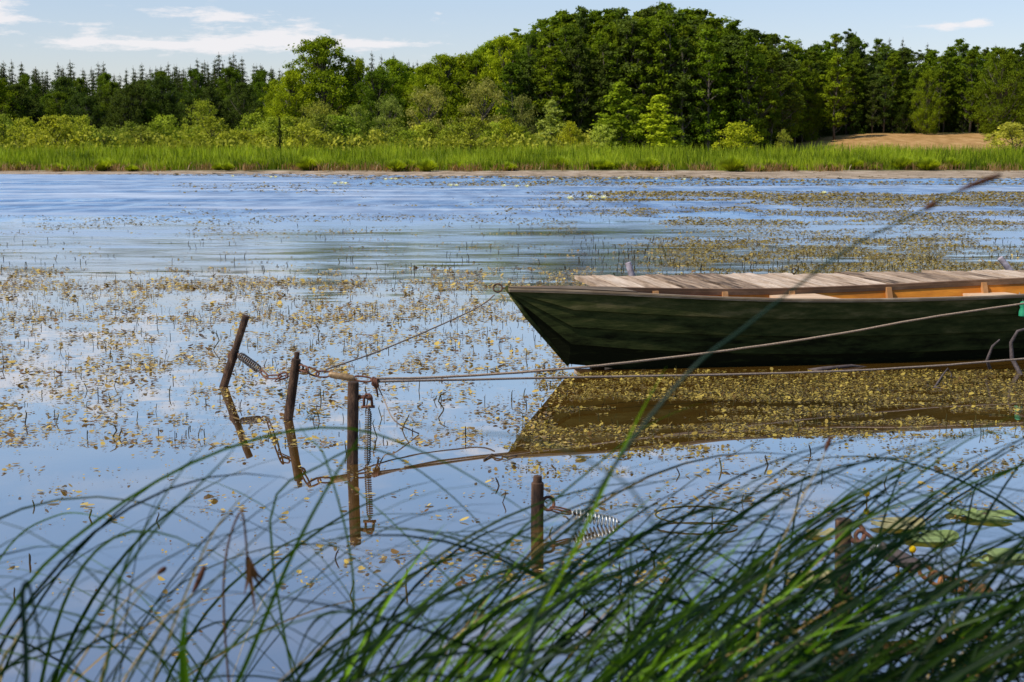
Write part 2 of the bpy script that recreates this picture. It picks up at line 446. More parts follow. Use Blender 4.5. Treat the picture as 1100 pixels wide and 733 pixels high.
def eye(root, B, center, radius, thick, mat='rust_red', name='ring', tilt=0.3):
    c = Vector(center) - B
    pts = [c + Vector((math.cos(a) * radius, math.sin(a) * radius * math.sin(tilt), math.sin(a) * radius)) for a in [2 * math.pi * i / 18 for i in range(18)]]
    mb = MB(); mb.tube(pts, thick, 8, closed=True)
    o = mb.build(name, M[mat], root, True)
    return o

p1, B1, u1, L1 = make_post(240, 416, 264.5, 339, 0.030, 'rusty pipe post leaning far right, leftmost of all, with a spring hooked behind it', joint=0.52)
eye(p1, B1, AT(250, 383, B1.y), 0.030, 0.009)
p2, B2, u2, L2 = make_post(309.5, 451, 319.5, 378, 0.030, 'rusty pipe post with a narrow tip, leaning slightly right beside the metal tube', cap=0.05, capr=0.55)
eye(p2, B2, AT(322, 395, B2.y), 0.022, 0.007)
p3, B3, u3, L3 = make_post(378.5, 498, 379.5, 411, 0.0310, 'upright flat topped brown pipe post with a shackle hanging at its right side')
p4, B4, u4, L4 = make_post(577, 565, 577.5, 511, 0.0290, 'short upright rusty post with knobbed top and silver spring, below the boat bow', cap=0.035, capr=0.72)
eye(p4, B4, AT(589, 541, B4.y), 0.026, 0.0075, tilt=0.9)
p5, B5, u5, L5 = make_post(905, 642, 906, 559, 0.0310, 'rusty post half hidden in the sedge blades beside the lily pads', deep=0.8)
eye(p5, B5, AT(920, 573, B5.y), 0.030, 0.009, tilt=0.9)
# bracket on post 3
b3 = Vector(AT(385, 427, B3.y)) - B3
mb = MB(); mb.tube([b3, b3 + Vector((0.03, -0.005, 0.004)), b3 + Vector((0.075, -0.012, -0.004))], 0.010, 8); mb.build('bracket', M['rust_red'], p3, True)

# spring from post 1 to the chain
def thing_of(name, o_loc, label, cat, group=None): return empty(name, o_loc, label, cat, group)
Y1 = B1.y
A = AT(254, 379, Y1); Bq = AT(281, 399, Y1 - 0.35)
t = thing_of('spring', A, 'rusty coil spring slanting down from the leftmost leaning post', 'spring', 'mooring springs')
mb = MB(); q0 = A + (Bq - A) * 0.12; q1 = A + (Bq - A) * 0.92
mb.tube([p - A for p in helix(q0, q1, 0.026, 12)], 0.0052, 6); mb.build('coil', M['dull'], t, True)
mb = MB(); mb.tube([(0, 0, 0), q0 - A, (q0 + q1) / 2 - A], 0.005, 6); mb.build('hook', M['rust_red'], t, True)
mb = MB(); mb.tube([q1 - A, Bq - A], 0.005, 6); mb.build('hook', M['rust_red'], t, True)

# short chain post1-spring to post2
def chain(name, pts, label, w=0.016, th=0.006, mat='rust_red', group='rusty chains'):
    a0 = Vector(pts[0]); t = thing_of(name, a0, label, 'chain', group)
    for i in range(len(pts) - 1):
        a, b = Vector(pts[i]), Vector(pts[i + 1]); d = (b - a)
        a2 = a - d * 0.12; b2 = b + d * 0.12
        mb = MB(); mb.tube([p - a0 for p in link_loop(a2, b2, w, tw=(0.9 if i % 2 else -0.2))], th, 6, closed=True)
        mb.build('link', M[mat], t, True)
    return t
Ym = B2.y + 0.05
chain('chain', [AT(281, 400, Y1 - 0.35), AT(287, 405, Y1 - 0.5), AT(300, 405, Ym), AT(308, 403, Ym)], 'short rusty chain between the coil spring and the narrow tipped post', 0.019, 0.006)
Yr = B2.y - 0.25
chain('chain', [AT(322, 395, B2.y - 0.02), AT(330, 397, Yr), AT(341, 402, Yr), AT(353, 402, Yr)], 'rusty chain linking the narrow tipped post to the brass tube', 0.019, 0.006)
chain('chain', [AT(318, 399, B2.y + 0.06), AT(308, 404, B2.y + 0.1), AT(297, 409, B2.y + 0.1)], 'loose rusty chain end behind the narrow tipped post', 0.01, 0.004)
# tube
A = AT(353, 402, Yr); Bq = AT(381, 407, Yr)
mb = MB(); u = (Bq - A)
mb.tube([A - A, u * 0.06, u * 0.1, u * 0.9, u * 0.94, u], [0.012, 0.019, 0.0215, 0.0215, 0.019, 0.012], 14)
o = mb.build('tension_tube', M['tube'], None); smooth_angle(o, 40); o.location = A
tag(o, 'tan metal tube stretched between rusty shackles behind the flat topped post', 'tube')
chain('shackle', [AT(382, 406.5, Yr), AT(397, 408, Yr)], 'long rusty shackle joining the metal tube to the ropes', 0.016, 0.006)
KN = AT(401, 410, Yr)
mb = MB()
for i in range(3):
    c0 = Vector((0.012 * i, 0, -0.004 * i)); mb.tube([c0 + Vector((0.006 * math.sin(a * 2), 0.018 * math.cos(a), 0.022 * math.sin(a))) for a in [2 * math.pi * j / 12 for j in range(12)]], 0.009, 8, closed=True)
mb.tube([(0, 0, -0.01), (0.02, 0, -0.05), (0.028, 0, -0.10)], [0.008, 0.008, 0.005], 6)
o = mb.build('rope_knot', M['rust_red'], None, True); o.location = KN; tag(o, 'brown rope knot with a hanging end where the two long ropes start', 'knot')

# shackle + hanging spring at post 3
Y3 = B3.y - 0.01
c0 = AT(396, 425, Y3)
t = thing_of('shackle', c0, 'rusty U shaped shackle hanging from the bracket of the flat topped post', 'shackle', 'rusty shackles')
mb = MB()
mb.tube([p - c0 for p in (AT(391, 438, Y3), AT(391, 427, Y3), AT(393, 424, Y3), AT(397, 424, Y3), AT(399, 427, Y3), AT(400, 438, Y3))], 0.0075, 8)
mb.build('bow', M['rust_red'], t, True)
mb = MB(); mb.tube([AT(388.5, 437, Y3) - c0, AT(402.5, 437, Y3) - c0], 0.008, 8); mb.build('pin', M['rust_red'], t, True)
c1 = AT(396, 438, Y3); c2 = AT(394.5, 500, Y3)
t = thing_of('spring', c1, 'thin grey coil spring hanging straight down into the water', 'spring', 'mooring springs')
mb = MB(); mb.tube([p - c1 for p in helix(c1, c2, 0.017, 26)], 0.0035, 5); mb.build('coil', M['dull'], t, True)
mb = MB(); mb.tube([(0, 0, 0.01), c2 - c1], 0.003, 5); mb.build('core_rod', M['rust'], t, True)

# spring 4, silver
Y4 = B4.y
c1 = AT(592, 546, Y4 - 0.02); c2 = AT(665, 564, Y4 - 0.05); c2.z = max(c2.z, 0.004)
c2 = W(665, 563, 0.004)
t = thing_of('spring', c1, 'silver coil spring slanting from the short post into the water', 'spring', 'mooring springs')
q0 = c1 + (c2 - c1) * 0.3
mb = MB(); mb.tube([p - c1 for p in helix(q0, c2, 0.026, 13)], 0.0046, 6); mb.build('coil', M['galv'], t, True)
mb = MB(); mb.tube([(0, 0, 0), q0 - c1, (q0 + c2) / 2 - c1], [0.004, 0.006, 0.006], 6); mb.build('core_rod', M['rust_red'], t, True); mb = MB(); mb.tube([p - c1 for p in link_loop(c1 + Vector((-0.005, 0, 0)), q0, 0.012)], 0.004, 6, closed=True); mb.build('hook', M['rust_red'], t, True)

# rod, chain and orange shackle at post 5
Y5 = B5.y
chain('shackle', [AT(922, 574, Y5 - .01), AT(937, 586, Y5 - .02)], 'rusty shackle between the sedge hidden post and the wrapped rod', 0.022, 0.008)
A = AT(937, 586, Y5 - .02); Bq = AT(990, 611, Y5 - 0.12)
t = thing_of('tension_tube', A, 'long tapered grey brown wrapped rod slanting down right above the lily pads', 'rod')
u = Bq - A
mb = MB(); mb.tube([u * s for s in (0, 0.05, 0.12, 0.5, 0.9, 0.96, 1)], [0.012, 0.024, 0.030, 0.030, 0.027, 0.02, 0.01], 14); o = mb.build('rod_body', M['drift'], t); smooth_angle(o, 40)
mb = MB(); mb.tube([p for p in helix(u * 0.0, u * 0.16, 0.031, 4)], 0.005, 6); mb.build('wire_wrap', M['galv'], t, True)
pts = [AT(x, y, Y5 - 0.15) for x, y in ((990, 611), (1000, 619), (1011, 624), (1022, 629), (1033, 630), (1043, 633))]
chain('chain', pts, 'rusty chain of square links beyond the wrapped rod at right', 0.022, 0.0075, 'rust_orange')
A = AT(1042, 633, Y5 - 0.15); Bq = AT(1066, 637, Y5 - 0.2)
mb = MB(); u = Bq - A
mb.tube([u * s for s in (0, 0.2, 0.6, 0.85, 1)], [0.016, 0.026, 0.028, 0.022, 0.012], 10)
o = mb.build('chain_coupling', M['rust_orange'], None, True); o.location = A; tag(o, 'stubby orange rusted coupling at the right end of the square link chain', 'coupling')

# ------------------------------------------------------------------ boat
AX = Vector((math.cos(math.radians(17)), math.sin(math.radians(17)), 0))
NN = Vector((AX.y, -AX.x, 0))             # towards the camera
BOW = Vector((-0.035, 10.83, 0))
S_ = [0, .25, .5, .75, 1.0, 1.5, 2, 2.5, 3, 3.5, 4, 4.5, 5, 5.5]
HB = [.03, .09, .145, .19, .23, .31, .38, .44, .50, .54, .57, .58, .57, .54]
BB = [.0, .0, .012, .04, .075, .13, .18, .23, .28, .31, .34, .35, .34, .32]
railx = [545, 600, 640, 700, 740, 800, 860, 900, 960, 1000, 1050, 1100, 1200, 1300]
raily = [311, 312.3, 314, 317, 319, 321.3, 322.6, 322.8, 322.2, 321.2, 319.8, 317.5, 312, 307]
fx_s = np.linspace(0, 5.5, 34)
hbf = np.interp(fx_s, S_, HB)
hbf = np.convolve(np.pad(hbf, 1, mode='edge'), [.25, .5, .25], 'valid'); hbf[0] = .03
bbf = np.interp(fx_s, S_, BB)
zr = []
for s, hb in zip(fx_s, hbf):
    P = BOW + AX * s + NN * hb
    z = 0.55
    for _ in range(6):
        px, py = PR((P.x, P.y, z))
        ty = np.interp(px, railx, raily)
        z += (py - ty) * P.y / FPX
    zr.append(z)
zr = np.array(zr)
zr = np.convolve(np.pad(zr, 2, mode='edge'), [.1, .2, .4, .2, .1], 'valid'); 
zb = np.interp(fx_s, [0, .5, 1.0, 1.6, 2.5, 5.5], [zr[0] - 0.02, .055, -0.005, -.05, -.09, -.10])
boat = empty('rowing_boat', BOW, 'long dark green wooden boat with orange inside, moored beside the plank jetty', 'boat')
def bp(i, half, z):     # boat-local point
    return AX * fx_s[i] + NN * half + Vector((0, 0, z))
def section(i, inset=0.0, strakes=True):
    """list of (half, z) from keel chine to rail"""
    out = []
    K = 4
    hb, bb, z1, z0 = hbf[i] - inset, max(bbf[i] - inset, 0.0), zr[i], zb[i]
    if fx_s[i] < 0.02: hb = hbf[i]
    tb = [0, .30, .54, .77, 1.0]
    for k_ in range(K):
        for e, t in ((0, tb[k_]), (1, tb[k_ + 1])):
            h = bb + (hb - bb) * t ** 0.8
            if strakes and e == 0 and k_ > 0: h += 0.010
            out.append((h, z0 + (z1 - z0) * t - (0.010 if (strakes and e == 0 and k_ > 0) else 0)))
    return out
n = len(fx_s)
V = []; F = []; T_ = []
secs = [section(i) for i in range(n)]
m_ = len(secs[0])
for side in (1, -1):
    base = len(V)
    for i in range(n):
        for j, (h, z) in enumerate(secs[i]):
            V.append(bp(i, h * side, z)); T_.append([0.0, 0.35, 0.55, 0.72][j // 2])  # lower strakes tinted darker: shade near the waterline put into the hull colour
    for i in range(n - 1):
        for j in range(m_ - 1):
            q = (base + i * m_ + j, base + (i + 1) * m_ + j, base + (i + 1) * m_ + j + 1, base + i * m_ + j + 1)
            F.append(q if side == 1 else q[::-1])
# bottom
for i in range(n - 1):
    a = i * m_; b = n * m_ + i * m_
    F.append((a, b, b + m_, a + m_))
# transom
a = (n - 1) * m_; b = n * m_ + (n - 1) * m_
F.append(tuple([a + j for j in range(m_)] + [b + j for j in range(m_ - 1, -1, -1)]))
a = 0; b = n * m_
F.append(tuple([a + j for j in range(m_ - 1, -1, -1)] + [b + j for j in range(m_)]))
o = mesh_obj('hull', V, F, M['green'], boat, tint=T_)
# inner planking, both sides, with floor
V = []; F = []
for i in range(1, n):
    fl = max(zb[i] + 0.07, 0.0)
    hb, bb = max(hbf[i] - 0.028, 0.004), max(bbf[i] - 0.02, 0.0)
    tt = (fl - zb[i]) / (zr[i] - zb[i]); tt = min(max(tt, 0), .9)
    hf = bb + (hb - bb) * tt ** .8
    hm = bb + (hb - bb) * ((1 + tt) / 2) ** .8
    for h, z in ((hb, zr[i] - 0.006), (hm, (fl + zr[i]) / 2), (hf, fl), (-hf, fl), (-hm, (fl + zr[i]) / 2), (-hb, zr[i] - 0.006)):
        V.append(bp(i, h, z))
for i in range(n - 2):
    for j in range(5):
        F.append((i * 6 + j, i * 6 + j + 1, (i + 1) * 6 + j + 1, (i + 1) * 6 + j))
mesh_obj('inner_planking', V, F, M['orange'], boat)
# rails
def rail(side, off_out, off_in, z0, z1, mat, name, i0=0, i1=n):
    V = []; F = []
    rngi = list(range(i0, i1))
    for i in rngi:
        for h, z in ((hbf[i] + off_out, zr[i] + z0), (hbf[i] + off_out, zr[i] + z1), (max(hbf[i] - off_in, 0.0), zr[i] + z1), (max(hbf[i] - off_in, 0.0), zr[i] + z0)):
            V.append(bp(i, h * side, z))
    for a in range(len(rngi) - 1):
        for j in range(4):
            q = (a * 4 + j, a * 4 + (j + 1) % 4, (a + 1) * 4 + (j + 1) % 4, (a + 1) * 4 + j)
            F.append(q)
    e = (len(rngi) - 1) * 4
    F += [(0, 1, 2, 3), (e + 3, e + 2, e + 1, e)]
    mesh_obj(name, V, F, M[mat], boat)
rail(1, 0.016, 0.032, -0.002, 0.010, 'lightrail', 'gunwale')
rail(1, 0.012, -0.004, -0.016, -0.0025, 'lightrail', 'rubbing_strake')
rail(-1, 0.020, 0.034, -0.002, 0.016, 'brownrail', 'gunwale')
rail(-1, -0.030, 0.046, -0.034, -0.004, 'brownrail', 'inwale', 2)
# bow deck plate closing the tip + ring
mb = MB()
i2 = 6
V = [bp(0, .03, zr[0] + .017), bp(0, -.03, zr[0] + .017)] + [bp(i2, -hbf[i2] * .9, zr[i2] + .018), bp(i2, hbf[i2] * .9, zr[i2] + .018)]
mid = [bp(3, hbf[3] * .9, zr[3] + .018), bp(3, -hbf[3] * .9, zr[3] + .018)]
F = [(0, 4, 5, 1), (4, 3, 2, 5)]
V2 = V + mid
dn = [v - Vector((0, 0, .012)) for v in V2]
F2 = F + [tuple(i + 6 for i in f[::-1]) for f in F] + [(3, 2, 8, 9), (0, 1, 7, 6)]
mesh_obj('bow_deck', V2 + dn, F2, M['rail'], boat)
# stem post
V = []
mb = MB(); mb.tube([bp(0, 0, zr[0] + .02) - AX * .012, bp(1, 0, zb[1]) - AX * .012, bp(3, 0, zb[3]) - Vector((0, 0, .008))], [.018, .018, .014], 8)
mb.build('stem', M['green'], boat, True)
# ribs
def rib(s, side, mat='ribwood', w=.05):
    i = int(round(s / 5.5 * (n - 1)))
    mb = MB()
    sec = section(i, 0.045, False)
    pts = [(h, z) for h, z in sec][1::2]
    pts = [(max(bbf[i] - .04, .01), max(zb[i] + .07, .0))] + pts
    V = []; F = []
    for h, z in pts:
        z = min(z, zr[i] - .006)
        for ds in (-w / 2, w / 2):
            for dh in (0.018, -0.016):
                V.append(AX * (fx_s[i] + ds) + NN * ((h + dh) * side) + Vector((0, 0, z)))
    for a in range(len(pts) - 1):
        for (p, q) in ((0, 1), (1, 3), (3, 2), (2, 0)):
            F.append((a * 4 + p, a * 4 + q, (a + 1) * 4 + q, (a + 1) * 4 + p))
    e = (len(pts) - 1) * 4
    F.append((e, e + 1, e + 3, e + 2))
    mesh_obj('rib', V, F, M[mat], boat)
for s in (1.4, 2.05, 2.75, 3.67, 4.75):
    rib(s, 1); rib(s, -1)
# thwarts
for s, dz in ((2.75, .035), (4.6, .10)):
    i = int(round(s / 5.5 * (n - 1)))
    mb = MB()
    z = zr[i] - dz
    hw = hbf[i] - .05
    V = []
    for dz2 in (0, -.03):
        for ds, sd in ((-.22, 1), (.22, 1), (.22, -1), (-.22, -1)):
            V.append(AX * (fx_s[i] + ds) + NN * (hw * sd) + Vector((0, 0, z + dz2)))
    mb.add(V, [(0, 1, 2, 3), (7, 6, 5, 4), (0, 4, 5, 1), (1, 5, 6, 2), (2, 6, 7, 3), (3, 7, 4, 0)])
    mb.build('thwart', M['thwart'], boat)
# bow ring
rc = Vector((-.075, -.0, zr[0] + .01))
mb = MB(); mb.tube([rc + Vector((math.cos(a) * .034, .02 * math.sin(a), math.sin(a) * .030)) for a in [2 * math.pi * i / 16 for i in range(16)]], .007, 6, closed=True)
mb.tube([rc + Vector((.04, 0, 0)), rc + Vector((.09, 0, .0))], .008, 6)
mb.build('bow_ring', M['rust'], boat, True)
RING = BOW + rc + Vector((-.04, 0, 0))
# stern cleat
i = int(round(4.62 / 5.5 * (n - 1)))
CL = BOW + bp(i, hbf[i] + .035, zr[i] - .03)
mb = MB(); mb.tube([CL - BOW - NN * .03, CL - BOW + NN * .01], .014, 8); mb.tube([CL - BOW - AX * .04 + NN * .01, CL - BOW + AX * .04 + NN * .01], .011, 8)
mb.build('cleat', M['brownrail'], boat, True)
# green fender
fpos = AT(1099, 331, CL.y - .10)
t = empty('fender', fpos, 'small bright green plastic fender hanging at the boat side by the right edge', 'fender')
mb = MB(); mb.tube([(0, 0, .055), (0, 0, .045), (0, 0, .02), (0, 0, .005), (0, 0, -.03), (0, 0, -.065), (0, 0, -.075)], [.012, .028, .03, .022, .033, .033, .02], 14)
o = mb.build('fender_body', M['float'], t); smooth_angle(o, 50)
mb = MB(); mb.tube([(0, 0, .05), (0, .05, .09), (0, .1, .115)], .005, 6); mb.build('cord', M['rope_grey'], t, True)

# ------------------------------------------------------------------ ropes
def rope(pts, r, label, sag=0.0, mat='rope', nseg=60, name='mooring_rope', extra=None):
    P = [Vector(p) for p in pts]
    out = []
    for i in range(nseg + 1):
        t = i / nseg * (len(P) - 1); j = min(int(t), len(P) - 2); f = t - j
        p0 = P[max(j - 1, 0)]; p1 = P[j]; p2 = P[j + 1]; p3 = P[min(j + 2, len(P) - 1)]
        p = 0.5 * ((2 * p1) + (p2 - p0) * f + (2 * p0 - 5 * p1 + 4 * p2 - p3) * f * f + (3 * p1 - p0 - 3 * p2 + p3) * f ** 3)
        p.z -= sag * 4 * (i / nseg) * (1 - i / nseg)
        out.append(p + Vector((0, 0, random.uniform(-1, 1) * r * .12)))
    o0 = P[0]
    mb = MB(); mb.tube([p - o0 for p in out], r, 8)
    # strands twisting along it give the lay of the rope
    o = mb.build(name, M[mat], None, True); o.location = o0
    tag(o, label, 'rope', 'mooring ropes')
    return o
def ipts(lst, Ya, Yb):
    n_ = len(lst)
    return [AT(x, y, Ya + (Yb - Ya) * (x - lst[0][0]) / (lst[-1][0] - lst[0][0])) for x, y in lst]
rope(ipts([(350, 397), (400, 380), (450, 359.5), (500, 337), (520, 326), (531, 317)], Yr, RING.y), .0055, 'thin brown rope rising from the chain to the boat bow ring', mat='rope_grey')
rope([AT(403, 407, Yr), AT(480, 405, 8.95), AT(600, 397, 9.3), AT(700, 386.5, 9.7), AT(800, 374, 10.1), AT(900, 359, 10.5), AT(1000, 341, 10.9), CL], .0080, 'thicker tan rope crossing in front of the green hull up to its stern', sag=0)
rope([AT(403, 410, Yr), AT(620, 405.5, 9.2), AT(860, 400.5, 9.8), AT(1000, 393.5, 10.2), AT(1110, 385, 10.5), AT(1300, 373, 11.0)], .0075, 'thin low rope running just above the pondweed below the hull', mat='rope_grey')
rope([AT(404, 411, Yr), AT(412, 428, Yr), AT(424, 452, Yr - .3), W(450, 466, .004)], .004, 'slack dark cord trailing from the knot into the water', mat='rope_grey', nseg=20)
# frayed end on rope
# ------------------------------------------------------------------ jetty
JZ = 0.485
jr = empty('jetty', (0.65, 12.5, JZ), 'low jetty of weathered grey brown planks behind the green boat', 'jetty')
J0 = jr.location.copy()
x = 0.86
k_ = 0
while x < 7.2:
    wd = random.uniform(.15, .21)
    yn = 12.36 + random.uniform(-.05, .05) + (0.10 if random.random() < .15 else 0)
    yf = 14.0 + random.uniform(-.05, .06)
    if k_ < 2: yn += .15 * (2 - k_)
    dz = random.uniform(-.006, .012)
    yaw = random.uniform(-.012, .012)
    mb = MB()
    # slightly cupped plank with worn ends
    nx_, ny_ = 4, 9
    V = []; F = []
    for top in (1, 0):
        for a in range(nx_ + 1):
            for b in range(ny_ + 1):
                u_ = a / nx_ - .5; v_ = b / ny_
                px = x + wd / 2 + u_ * (wd - .012) + yaw * (v_ - .5) * 1.4
                py = yn + (yf - yn) * v_ + (random.uniform(-.012, .012) if b in (0, ny_) else 0)
                pz = JZ + dz + (0.006 * (4 * u_ * u_) + random.uniform(-.0015, .0015) if top else -.034) - (.004 if top and b in (0, ny_) else 0)
                V.append((px - J0.x, py - J0.y, pz - J0.z))
    S2 = (nx_ + 1) * (ny_ + 1)
    idx = lambda a, b: a * (ny_ + 1) + b
    for a in range(nx_):
        for b in range(ny_):
            q = (idx(a, b), idx(a + 1, b), idx(a + 1, b + 1), idx(a, b + 1)); F.append(q); F.append(tuple(i + S2 for i in q[::-1]))
    for a in range(nx_):
        F.append((idx(a, 0), idx(a, 0) + S2, idx(a + 1, 0) + S2, idx(a + 1, 0)))
        F.append((idx(a + 1, ny_), idx(a + 1, ny_) + S2, idx(a, ny_) + S2, idx(a, ny_)))
    for b in range(ny_):
        F.append((idx(0, b), idx(0, b + 1), idx(0, b + 1) + S2, idx(0, b) + S2))
        F.append((idx(nx_, b + 1), idx(nx_, b), idx(nx_, b) + S2, idx(nx_, b + 1) + S2))
    mb.add(V, F, random.random())
    mb.build('plank', M['plank'], jr)
    x += wd + random.choice([.004, .008, .015])
    k_ += 1
for yy in (12.65, 13.85):
    mb = MB(); mb.box((4.1 - J0.x, yy - J0.y, -.085), (6.2, .09, .10)); mb.build('beam', M['beam'], jr)
for xx in (0.95, 2.9, 4.9, 6.8):
    for yy in (12.75, 13.75):
        mb = MB(); mb.tube([(xx - J0.x, yy - J0.y, -.15), (xx - J0.x, yy - J0.y, -1.3)], .055, 10); mb.build('pile', M['beam'], jr, True)
jr.rotation_euler.z = math.radians(9)
# ring bolt on the deck
rb = Vector((3.05, 13.72, JZ + .045)) - J0
mb = MB(); mb.tube([rb + Vector((math.cos(a) * .026, .01 * math.cos(a), math.sin(a) * .026)) for a in [2 * math.pi * i / 16 for i in range(16)]], .006, 6, closed=True)
mb.tube([rb + Vector((0, 0, -.03)), rb + Vector((0, 0, -.06))], .008, 6)
mb.build('ring_bolt', M['rust'], jr, True)
for (xb, yb, xt, yt, r, lab) in ((680, 300, 674.5, 282, .034, 'short grey stake leaning left at the far edge of the jetty near the bow'),
                                 (1087, 293, 1074, 277, .034, 'short grey stake leaning left at the far jetty edge near the right frame side')):
    Yk = 14.12 + (xb - 600) * .0017
    a = AT(xb, yb, Yk); b = AT(xt, yt, Yk)
    u = (b - a)
    t = empty('mooring_stake', (a.x, a.y, 0), lab, 'stake', 'stakes behind the jetty')
    mb = MB(); mb.tube([a - t.location - u * 5.5, a - t.location, b - t.location - u * .02, b - t.location], [r * 1.05, r, r * .95, r * .7], 12); o = mb.build('stake_body', M['stake'], t); smooth_angle(o, 40)

# driftwood / roots below the stern
def drift(pts, r, label):
    P = [Vector(p) for p in pts]; o0 = P[0]
    m = len(P)
    mb = MB(); mb.tube([p - o0 for p in P], [r * (1 - .6 * i / (m - 1)) for i in range(m)], 8)
    o = mb.build('dead_branch', M['drift'], None, True); o.location = o0; tag(o, label, 'branch', 'dead branches')
drift([W(1100, 412, -.05), AT(1094, 398, 10.9), AT(1087, 385, 10.9), AT(1086, 368, 10.9), AT(1093, 356, 10.9), AT(1106, 352, 10.9)], .022, 'curved grey dead branch arching in front of the stern at the right edge')
drift([W(1066, 402, -.05), AT(1060, 388, 11.0), AT(1066, 372, 11.0), AT(1074, 365, 11.0)], .016, 'short grey dead branch stub left of the arching one')
drift([W(860, 400, -.03), W(885, 396, .012), W(915, 393, .012), W(940, 396, -.02)], .02, 'low dark log lying in the shade along the hull')
drift([W(1003, 418, .0), AT(1012, 404, 10.6), AT(1018, 396, 10.7), AT(1022, 402, 10.7), AT(1021, 412, 10.5)], .008, 'thin bent twig standing in the pondweed left of the dead branches')
drift([W(1028, 430, .0), AT(1020, 424, 10.0), AT(1010, 417, 10.1), AT(1002, 416, 10.1)], .007, 'thin reddish twig lying over the pondweed')
drift([W(520, 494, .004), W(528, 488, .01), W(545, 491, .01), W(556, 489, .004)], .006, 'thin curled twig floating at the tip of the bow reflection')

# ------------------------------------------------------------------ water plants
class VN:       # value noise for clumping
    def __init__(s, seed): s.g = np.random.default_rng(seed).random((64, 64))
    def __call__(s, x, y):
        xi = np.floor(x).astype(int); yi = np.floor(y).astype(int); fx = x - xi; fy = y - yi
        fx = fx * fx * (3 - 2 * fx); fy = fy * fy * (3 - 2 * fy)
        G = s.g
        a = G[yi % 64, xi % 64]; b = G[yi % 64, (xi + 1) % 64]; c = G[(yi + 1) % 64, xi % 64]; d = G[(yi + 1) % 64, (xi + 1) % 64]
        return (a * (1 - fx) + b * fx) * (1 - fy) + (c * (1 - fx) + d * fx) * fy
def fbm(vn, x, y): return (vn(x, y) * .5 + vn(x * 2.1 + 5, y * 2.1 + 9) * .3 + vn(x * 4.3, y * 4.3) * .2)

def band(x0, x1, y0, y1, count, thr=0.5, sx=40., sy=14., seed=1, soft=.1, dens=None):
    vn = VN(seed); out = []
    tot = 0
    while tot < count:
        x = rng.uniform(x0, x1, count * 2); y = rng.uniform(y0, y1, count * 2)
        f = fbm(vn, x / sx, y / sy)
        p = np.clip((f - thr) / soft + .5, 0, 1)
        if dens is not None: p = p * dens(x, y)
        keep = rng.random(len(x)) < p
        out.append(np.stack([x[keep], y[keep]], -1)); tot += keep.sum()
    return np.concatenate(out)[:count]

def to_world(pts):
    u = (pts[:, 0] - 550) / FPX; v = (366.5 - pts[:, 1]) / FPX
    dz = -SP + v * CP; t = -HC / dz
    return np.stack([u * t, (CP + v * SP) * t], -1)

# boat footprint, to keep plants out of it
def outside_boat(P):
    d = P - np.array([BOW.x, BOW.y])
    s = d @ np.array([AX.x, AX.y]); h = np.abs(d @ np.array([NN.x, NN.y]))
    lim = np.interp(s, S_, HB) + .0
    return ~((s > .45) & (s < 5.6) & (h < np.interp(s, S_, BB) + .12))

def leaves(P, size, tilt, aspect=(.4, .7), zoff=.004, k=8, curl=.2):
    """P (N,2) world positions -> (N,k,3) leaf polygons with tint"""
    N = len(P)
    L = size if np.ndim(size) else np.full(N, size)
    L = L * rng.uniform(.55, 1.3, N)
    Wd = L * rng.uniform(*aspect, N)
    ang = np.linspace(0, 2 * np.pi, k, endpoint=False)
    ex = np.cos(ang)[None] * L[:, None] / 2 * (1 + rng.uniform(-.12, .12, (N, k)))
    ey = np.sin(ang)[None] * Wd[:, None] / 2 * (1 + rng.uniform(-.15, .15, (N, k)))
    ez = (ex ** 2 / (L[:, None] / 2) ** 2) * L[:, None] * rng.uniform(-.3, 1, (N, 1)) * curl
    yaw = rng.uniform(0, 2 * np.pi, N)[:, None]
    tl = (rng.random(N) ** 2 * tilt)[:, None]; td = rng.uniform(0, 2 * np.pi, N)[:, None]
    x = ex * np.cos(yaw) - ey * np.sin(yaw); y = ex * np.sin(yaw) + ey * np.cos(yaw)
    r = x * np.cos(td) + y * np.sin(td)
    z = ez + r * np.sin(tl)
    x = x - r * np.cos(td) * (1 - np.cos(tl)); y = y - r * np.sin(td) * (1 - np.cos(tl))
    z = z - z.min(axis=1, keepdims=True) * rng.uniform(.5, 1, (N, 1)) + zoff + rng.uniform(0, .003, (N, 1))
    return np.stack([x + P[:, 0:1], y + P[:, 1:2], z], -1)

def stuff(name, polys, mat, label, cat, tint=None):
    me = poly_mesh(name, polys, mat, tint if tint is not None else rng.random(len(polys)))
    o = obj_from(name, me); tag(o, label, cat, kind='stuff'); return o

# near and middle pondweed on the left and centre
zones = [
    band(-40, 640, 288, 312, 4800, .50, 30, 7, 11),
    band(-40, 640, 300, 345, 8600, .47, 26, 10, 12, .25),
    band(-40, 610, 340, 400, 6500, .48, 30, 13, 13, .3),
    band(-40, 620, 395, 480, 4200, .50, 38, 15, 14, .25),
    band(-40, 560, 470, 560, 420, .58, 60, 14, 15, .08),
    band(300, 720, 580, 632, 330, .50, 40, 12, 16, .1),
    band(560, 1140, 490, 560, 420, .52, 60, 14, 17, .1),
    band(560, 1140, 270, 300, 700, .5, 60, 10, 18),
    band(-40, 300, 590, 720, 60, .55, 60, 20, 19),
]
Pn = np.concatenate([to_world(z) for z in zones]); Pn = Pn[outside_boat(Pn)]
d_ = Pn[:, 1]
big = (.019 + .0010 * d_) * np.clip(np.exp(rng.normal(size=len(d_)) * .38), .4, 1.9)
stuff('pondweed', leaves(Pn, big, .6, (.35, .75)), M['pond'], 'golden brown pondweed leaves floating all over the calm water round the posts', 'pondweed', rng.random(len(Pn)) ** 1.1)
